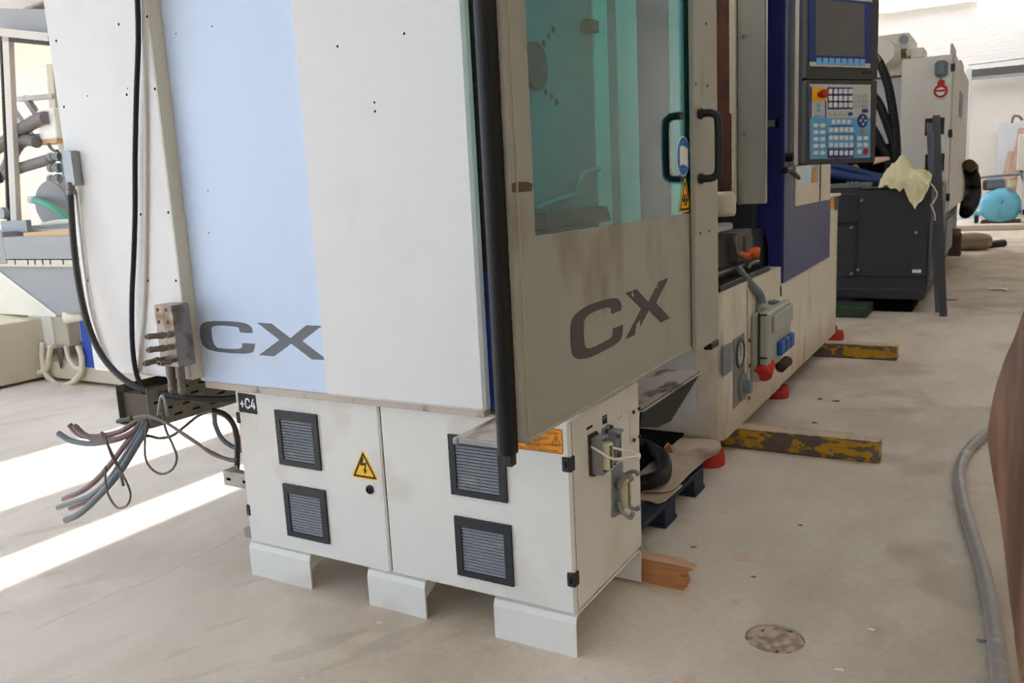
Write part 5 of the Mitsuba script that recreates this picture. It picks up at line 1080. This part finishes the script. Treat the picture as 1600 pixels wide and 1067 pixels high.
part(kc_, 'lifting_plate', box(XK + 2.3, XK + 3.2, ky0 + 0.03, ky0 + 0.06, kz1, kz1 + 0.16, 0.01), 'farshade')
for q, h_ in (((1461, 197.5), 29), ((1460, 254), 29)):
    a_, b_ = at(1445, q[1] + h_ / 2, 'x', XK), at(1476, q[1] - h_ / 2, 'x', XK)
    vv = part(kc_, 'vent', box(XK - 0.015, XK, b_[1], a_[1], a_[2], b_[2], 0.006), 'black', False, 'black vent')
for zz in (105, 208, 308):
    c = at(1490, zz, 'x', XK); part(kc_, 'hinge', box(XK - 0.01, XK + 0.03, ky0 - 0.01, ky0 + 0.04, c[2] - 0.05, c[2] + 0.05, 0.005), 'black')
part(kc_, 'door_window', box(XK + 1.6, XK + 2.5, ky0 - 0.006, ky0 + 0.002, at(1505, 178, 'y', ky0)[2] - .1, kz1 - 0.35, 0.004), 'slate')
c = at(1471, 107, 'x', XK); part(kc_, 'plug_socket', box(XK - 0.10, XK, c[1] - 0.075, c[1] + 0.075, c[2] - 0.11, c[2] + 0.10, 0.035), 'slate', 30, 'grey plug socket')
c = at(1470, 142, 'x', XK)
ms = part(kc_, 'main_switch', lathe([(0, 0), (0.085, 0), (0.085, 0.03), (0, 0.03)], c, (-1, 0, 0), 22), 'red', False, 'red main switch')
part(ms, 'switch_grip', cat(lathe([(0, 0), (0.055, 0), (0.055, 0.01), (0, 0.01)], c + [-0.03, 0, -0.01], (-1, 0, 0), 18)), 'signwhite')
part(ms, 'switch_lever', box(XK - 0.06, XK - 0.04, c[1] - 0.05, c[1] + 0.05, c[2] - 0.012, c[2] + 0.012, 0.005), 'red')
part(ms, 'switch_lock', lathe([(0.03, 0), (0.045, 0), (0.045, 0.02), (0.03, 0.02)], c + [0, 0, 0.10], (-1, 0, 0), 14), 'red')
part(kc_, 'switch_wire', tube([at(1470, 118, 'x', XK - 0.01), at(1468, 130, 'x', XK - 0.01)], 0.006, 6), 'wiregrey')
part(kc_, 'machine_frame', box(XK - 0.1, XK + 5, ky0 + 0.12, ky1 - 0.01, 0.25, kz0 + 0.02, 0.02), 'slate', False, 'slate grey machine frame below the cabinet')
part(kc_, 'frame_skirt', hull([np.array([x, y, 0.25]) for x in (XK - 0.1, XK + 4) for y in (ky0 + 0.12, ky1)], [np.array([x, y, 0.0]) for x in (XK, XK + 3.8) for y in (ky0 + 0.22, ky1)]), 'darkside')
part(kc_, 'frame_plate', box(XK + 0.2, XK + 1.7, ky0 + 0.02, ky0 + 0.10, 0.40, 0.86, 0.01), 'slate')
part(kc_, 'frame_bracket', box(XK + 1.9, XK + 2.8, ky0 - 0.05, ky0 + 0.1, 0.52, 0.6, 0.01), 'rubble')
part(kc_, 'frame_bracket', box(XK + 2.2, XK + 2.5, ky0 - 0.08, ky0 + 0.1, 0.2, 0.55, 0.01), 'rubble')
hb2 = single('black_bundle', tube([at(*q, 'y', ky0 - 0.10) for q in [(1516, 266), (1519, 280), (1519, 300), (1515, 318), (1509, 332)]], [0.10, 0.14, 0.16, 0.15, 0.10], 14), 'matteblack', 'black bundle hanging on the far side of the white cabinet', 'bundle', True)
single('bundle_top', tube([at(*q, 'y', ky0 - 0.10) for q in [(1514, 258), (1520, 263), (1522, 272)]], [0.10, 0.10, 0.05], 10), 'rubble', 'brown knotted top above the black hanging bundle', 'knot', True)
# white hydraulic machine behind
wm = thing('white_press', 'off white press block with a round cylinder behind the control panel', 'machine')
XP = 13.6
def w(px, py, x=XP): return at(px, py, 'x', x)
part(wm, 'block', box(XP, XP + 1.2, w(1420.5, 60)[1], 3.2, w(1400, 118)[2], w(1415, 51)[2], 0.01), 'farwhite')
part(wm, 'lower_block', box(XP + 0.1, XP + 2.0, ky1 + 0.01, 3.4, 0.3, w(1400, 119)[2], 0.01), 'farshade')
part(wm, 'block_seam', box(XP + 0.09, XP + 0.1, ky1 + 0.02, 3.2, w(1385, 121)[2], w(1385, 119)[2]), 'seam')
c = w(1377, 82, XP - 0.5); part(wm, 'cylinder', lathe([(0, 0), (0.17, 0), (0.175, 0.02), (0.175, 0.7), (0, 0.7)], c, (1, -0.12, -0.02), 32), 'farwhite', 30, 'round white cylinder')
part(wm, 'pipe', tube([w(1398, 84, XP - 0.1), w(1412, 84, XP - 0.1), w(1432, 82, XP)], 0.045, 12), 'farwhite', True)
part(wm, 'pipe_nut', lathe([(0, 0), (0.065, 0), (0.065, 0.16), (0, 0.16)], w(1397, 85, XP - 0.12), (0, -1, 0), 6), 'brass', False, 'brass nut')
part(wm, 'pipe_block', box(XP - 0.1, XP + 0.5, w(1444, 85)[1], w(1424, 85)[1], w(1430, 92)[2], w(1435, 76)[2], 0.01), 'farwhite')
c = w(1412, 62); part(wm, 'eye_bolt', lathe([(0.02, 0), (0.06, 0), (0.06, 0.05), (0.02, 0.05)], c, (-1, 0, 0), 16), 'greycast')
part(wm, 'dark_recess', box(XP - 0.2, XP - 0.1, ky1 - 0.02, 3.0, zt_, w(1390, 225)[2], 0.01), 'hole')
for k, pts in enumerate(([(1360, 82), (1375, 100), (1388, 135), (1396, 180), (1400, 215), (1401, 245), (1400, 294)], [(1355, 140), (1372, 160), (1385, 190), (1395, 220), (1399, 248), (1397, 294)], [(1352, 185), (1366, 205), (1378, 228), (1388, 248), (1390, 294)])):
    single('black_hose', tube([at(*q, 'x', 12.2) for q in pts], 0.055, 12), 'rubber', ['uppermost thick black hose arching down beside the control panel', 'middle thick black hose beside the control panel', 'lowest thick black hose beside the control panel'][k], 'hose', True)

# ================================================================== the far end
single('floor_slab', box(24.3, 27.4, -4, 1.2, 0, 0.14, 0.02), 'kerb', 'low pale concrete slab at the far end under the compressor', 'slab')
cpz = 0.14
cm_ = thing('air_compressor', 'light blue tank air compressor on wheels in front of the far wall', 'compressor')
cc_ = at(1565, 322, 'x', 24.9)
r_ = 0.45
part(cm_, 'tank', lathe([(0, -0.10), (0.2, -0.085), (0.36, -0.04), (r_, 0.06), (r_, 0.75), (0.36, 0.85), (0, 0.9)], cc_, (1, 0.1, 0), 36), 'compressor', 40)
part(cm_, 'tank_port', tube([cc_ + [-0.08, 0, 0.10], cc_ + [-0.15, 0, 0.10], cc_ + [-0.18, -0.02, 0.16]], 0.022, 8), 'slate', True)
for s in (-1, 1):
    yy = cc_[1] + s * 0.55
    part(cm_, 'wheel', lathe([(0, 0), (0.10, 0), (0.13, 0.02), (0.13, 0.08), (0.10, 0.10), (0, 0.10)], (cc_[0] + 0.1, yy - 0.05, cpz + 0.14), (0, 1, 0), 22), 'black')
    part(cm_, 'wheel_bracket', box(cc_[0], cc_[0] + 0.25, yy - 0.14, yy + 0.14, cpz + 0.20, cpz + 0.32, 0.02), 'compressor' if s > 0 else 'black')
part(cm_, 'base_plate', box(cc_[0], cc_[0] + 0.8, cc_[1] - 0.45, cc_[1] + 0.45, cpz + 0.01, cpz + 0.06, 0.01), 'rubble')
tz_ = cc_[2] + r_
part(cm_, 'frame_tube', tube([(cc_[0], cc_[1] - 0.55, cpz + 0.3), (cc_[0], cc_[1] - 0.52, tz_ + 0.2), (cc_[0], cc_[1] - 0.4, tz_ + 0.32), (cc_[0], cc_[1] + 0.5, tz_ + 0.28), (cc_[0], cc_[1] + 0.62, tz_ + 0.24)], 0.03, 8), 'slate', True)
part(cm_, 'motor', lathe([(0, 0), (0.16, 0), (0.16, 0.3), (0.1, 0.4), (0, 0.4)], (cc_[0] + 0.2, cc_[1] + 0.35, tz_ + 0.12), (0, -1, 0), 20), 'slate')
part(cm_, 'pump', box(cc_[0] + 0.1, cc_[0] + 0.5, cc_[1] + 0.05, cc_[1] + 0.45, tz_ - 0.05, tz_ + 0.22, 0.04), 'rubble')
part(cm_, 'filter', lathe([(0, 0), (0.10, 0), (0.10, 0.16), (0, 0.16)], (cc_[0] + 0.05, cc_[1] - 0.2, tz_ + 0.02), (0.0, 0, 1), 18), 'cream')
# leaning panel with battens, white box
def fw(px, py, x): return at(px, py, 'x', x)
single('grey_panel', hull([fw(1557, 334, 26.6), fw(1585, 330, 26.6), fw(1595, 190, 27.2), fw(1560, 193, 27.2)], [p + [0.05, 0, 0] for p in (fw(1557, 334, 26.6), fw(1585, 330, 26.6), fw(1595, 190, 27.2), fw(1560, 193, 27.2))]), 'farshade', 'pale grey panel leaning on the far wall behind the compressor', 'panel')
for k, (q0, q1) in enumerate((((1568, 282), (1580, 236)), ((1575, 282), (1585, 238)), ((1581, 280), (1596, 200)))):
    a_, b_ = fw(*q0, 26.5), fw(*q1, 26.75)
    single('timber_batten', hull([a_ + [0, y, 0] for y in (-.07, .07)], [b_ + [0, y, 0] for y in (-.07, .07)], [a_ + [.04, y, -.9] for y in (-.07, .07)], [b_ + [.04, y, 0] for y in (-.07, .07)]), 'timber', ['leftmost timber batten leaning on the grey panel', 'middle timber batten leaning on the grey panel', 'rightmost and tallest timber batten leaning on the grey panel'][k], 'batten')
single('white_box', box(25.0, 25.6, fw(1640, 240, 25)[1], fw(1590, 240, 25)[1], fw(1595, 266, 25)[2], fw(1595, 210, 25)[2], 0.01), 'farwhite', 'white box on a dark bracket at the far right edge', 'box')
single('box_bracket', hull([fw(1592, 266, 25.1), fw(1640, 266, 25.1), fw(1598, 285, 25.1), fw(1640, 285, 25.1)], [p + [0.3, 0, 0] for p in (fw(1592, 266, 25.1), fw(1640, 266, 25.1), fw(1598, 285, 25.1), fw(1640, 285, 25.1))]), 'slate', 'dark bracket under the white box at the far right edge', 'bracket')
single('wall_cable', tube([fw(*q, 26.8) for q in [(1581, 192), (1584, 182), (1592, 182), (1598, 188)]], 0.03, 8), 'wiregrey', 'thin cable arching above the grey panel', 'cable', True)
single('box_post', box(24.8, 24.9, fw(1599, 300, 24.8)[1], fw(1597.5, 300, 24.8)[1], 0.14, fw(1598, 215, 24.8)[2], 0.01), 'farshade', 'thin pale post at the far right edge', 'post')
# sack and tube on the floor
sc = at(1518, 390, 'z', 0); sc[2] = 0
k = rng.normal(0, 1, (160, 3)); k /= np.linalg.norm(k, axis=1, keepdims=True)
k = np.sign(k) * np.abs(k) ** 0.8 * [0.35, 0.36, 0.17] + [0, 0, 0.16]; k[:, 2] = np.maximum(k[:, 2], 0)
bag = thing('beige_sack', 'beige sack with a red end lying on the floor beyond the white cabinet', 'sack')
part(bag, 'body', trimesh.convex.convex_hull(k + sc), 'sack', True)
part(bag, 'red_end', trimesh.convex.convex_hull(k * [0.5, 0.4, 0.8] + sc + [-0.12, 0.30, 0.06]), 'red', True, 'red end')
single('black_tube', cyl(at(1540, 383, 'z', 0.06), at(1568, 380, 'z', 0.06), 0.075, 14), 'rubber', 'black tube end on the floor right of the beige sack', 'tube')
single('dark_mat', box(19.0, 21.0, 0.95, 1.25, 0, 0.05, 0.01), 'rubble', 'dark strip on the floor at the foot of the far machine', 'strip')
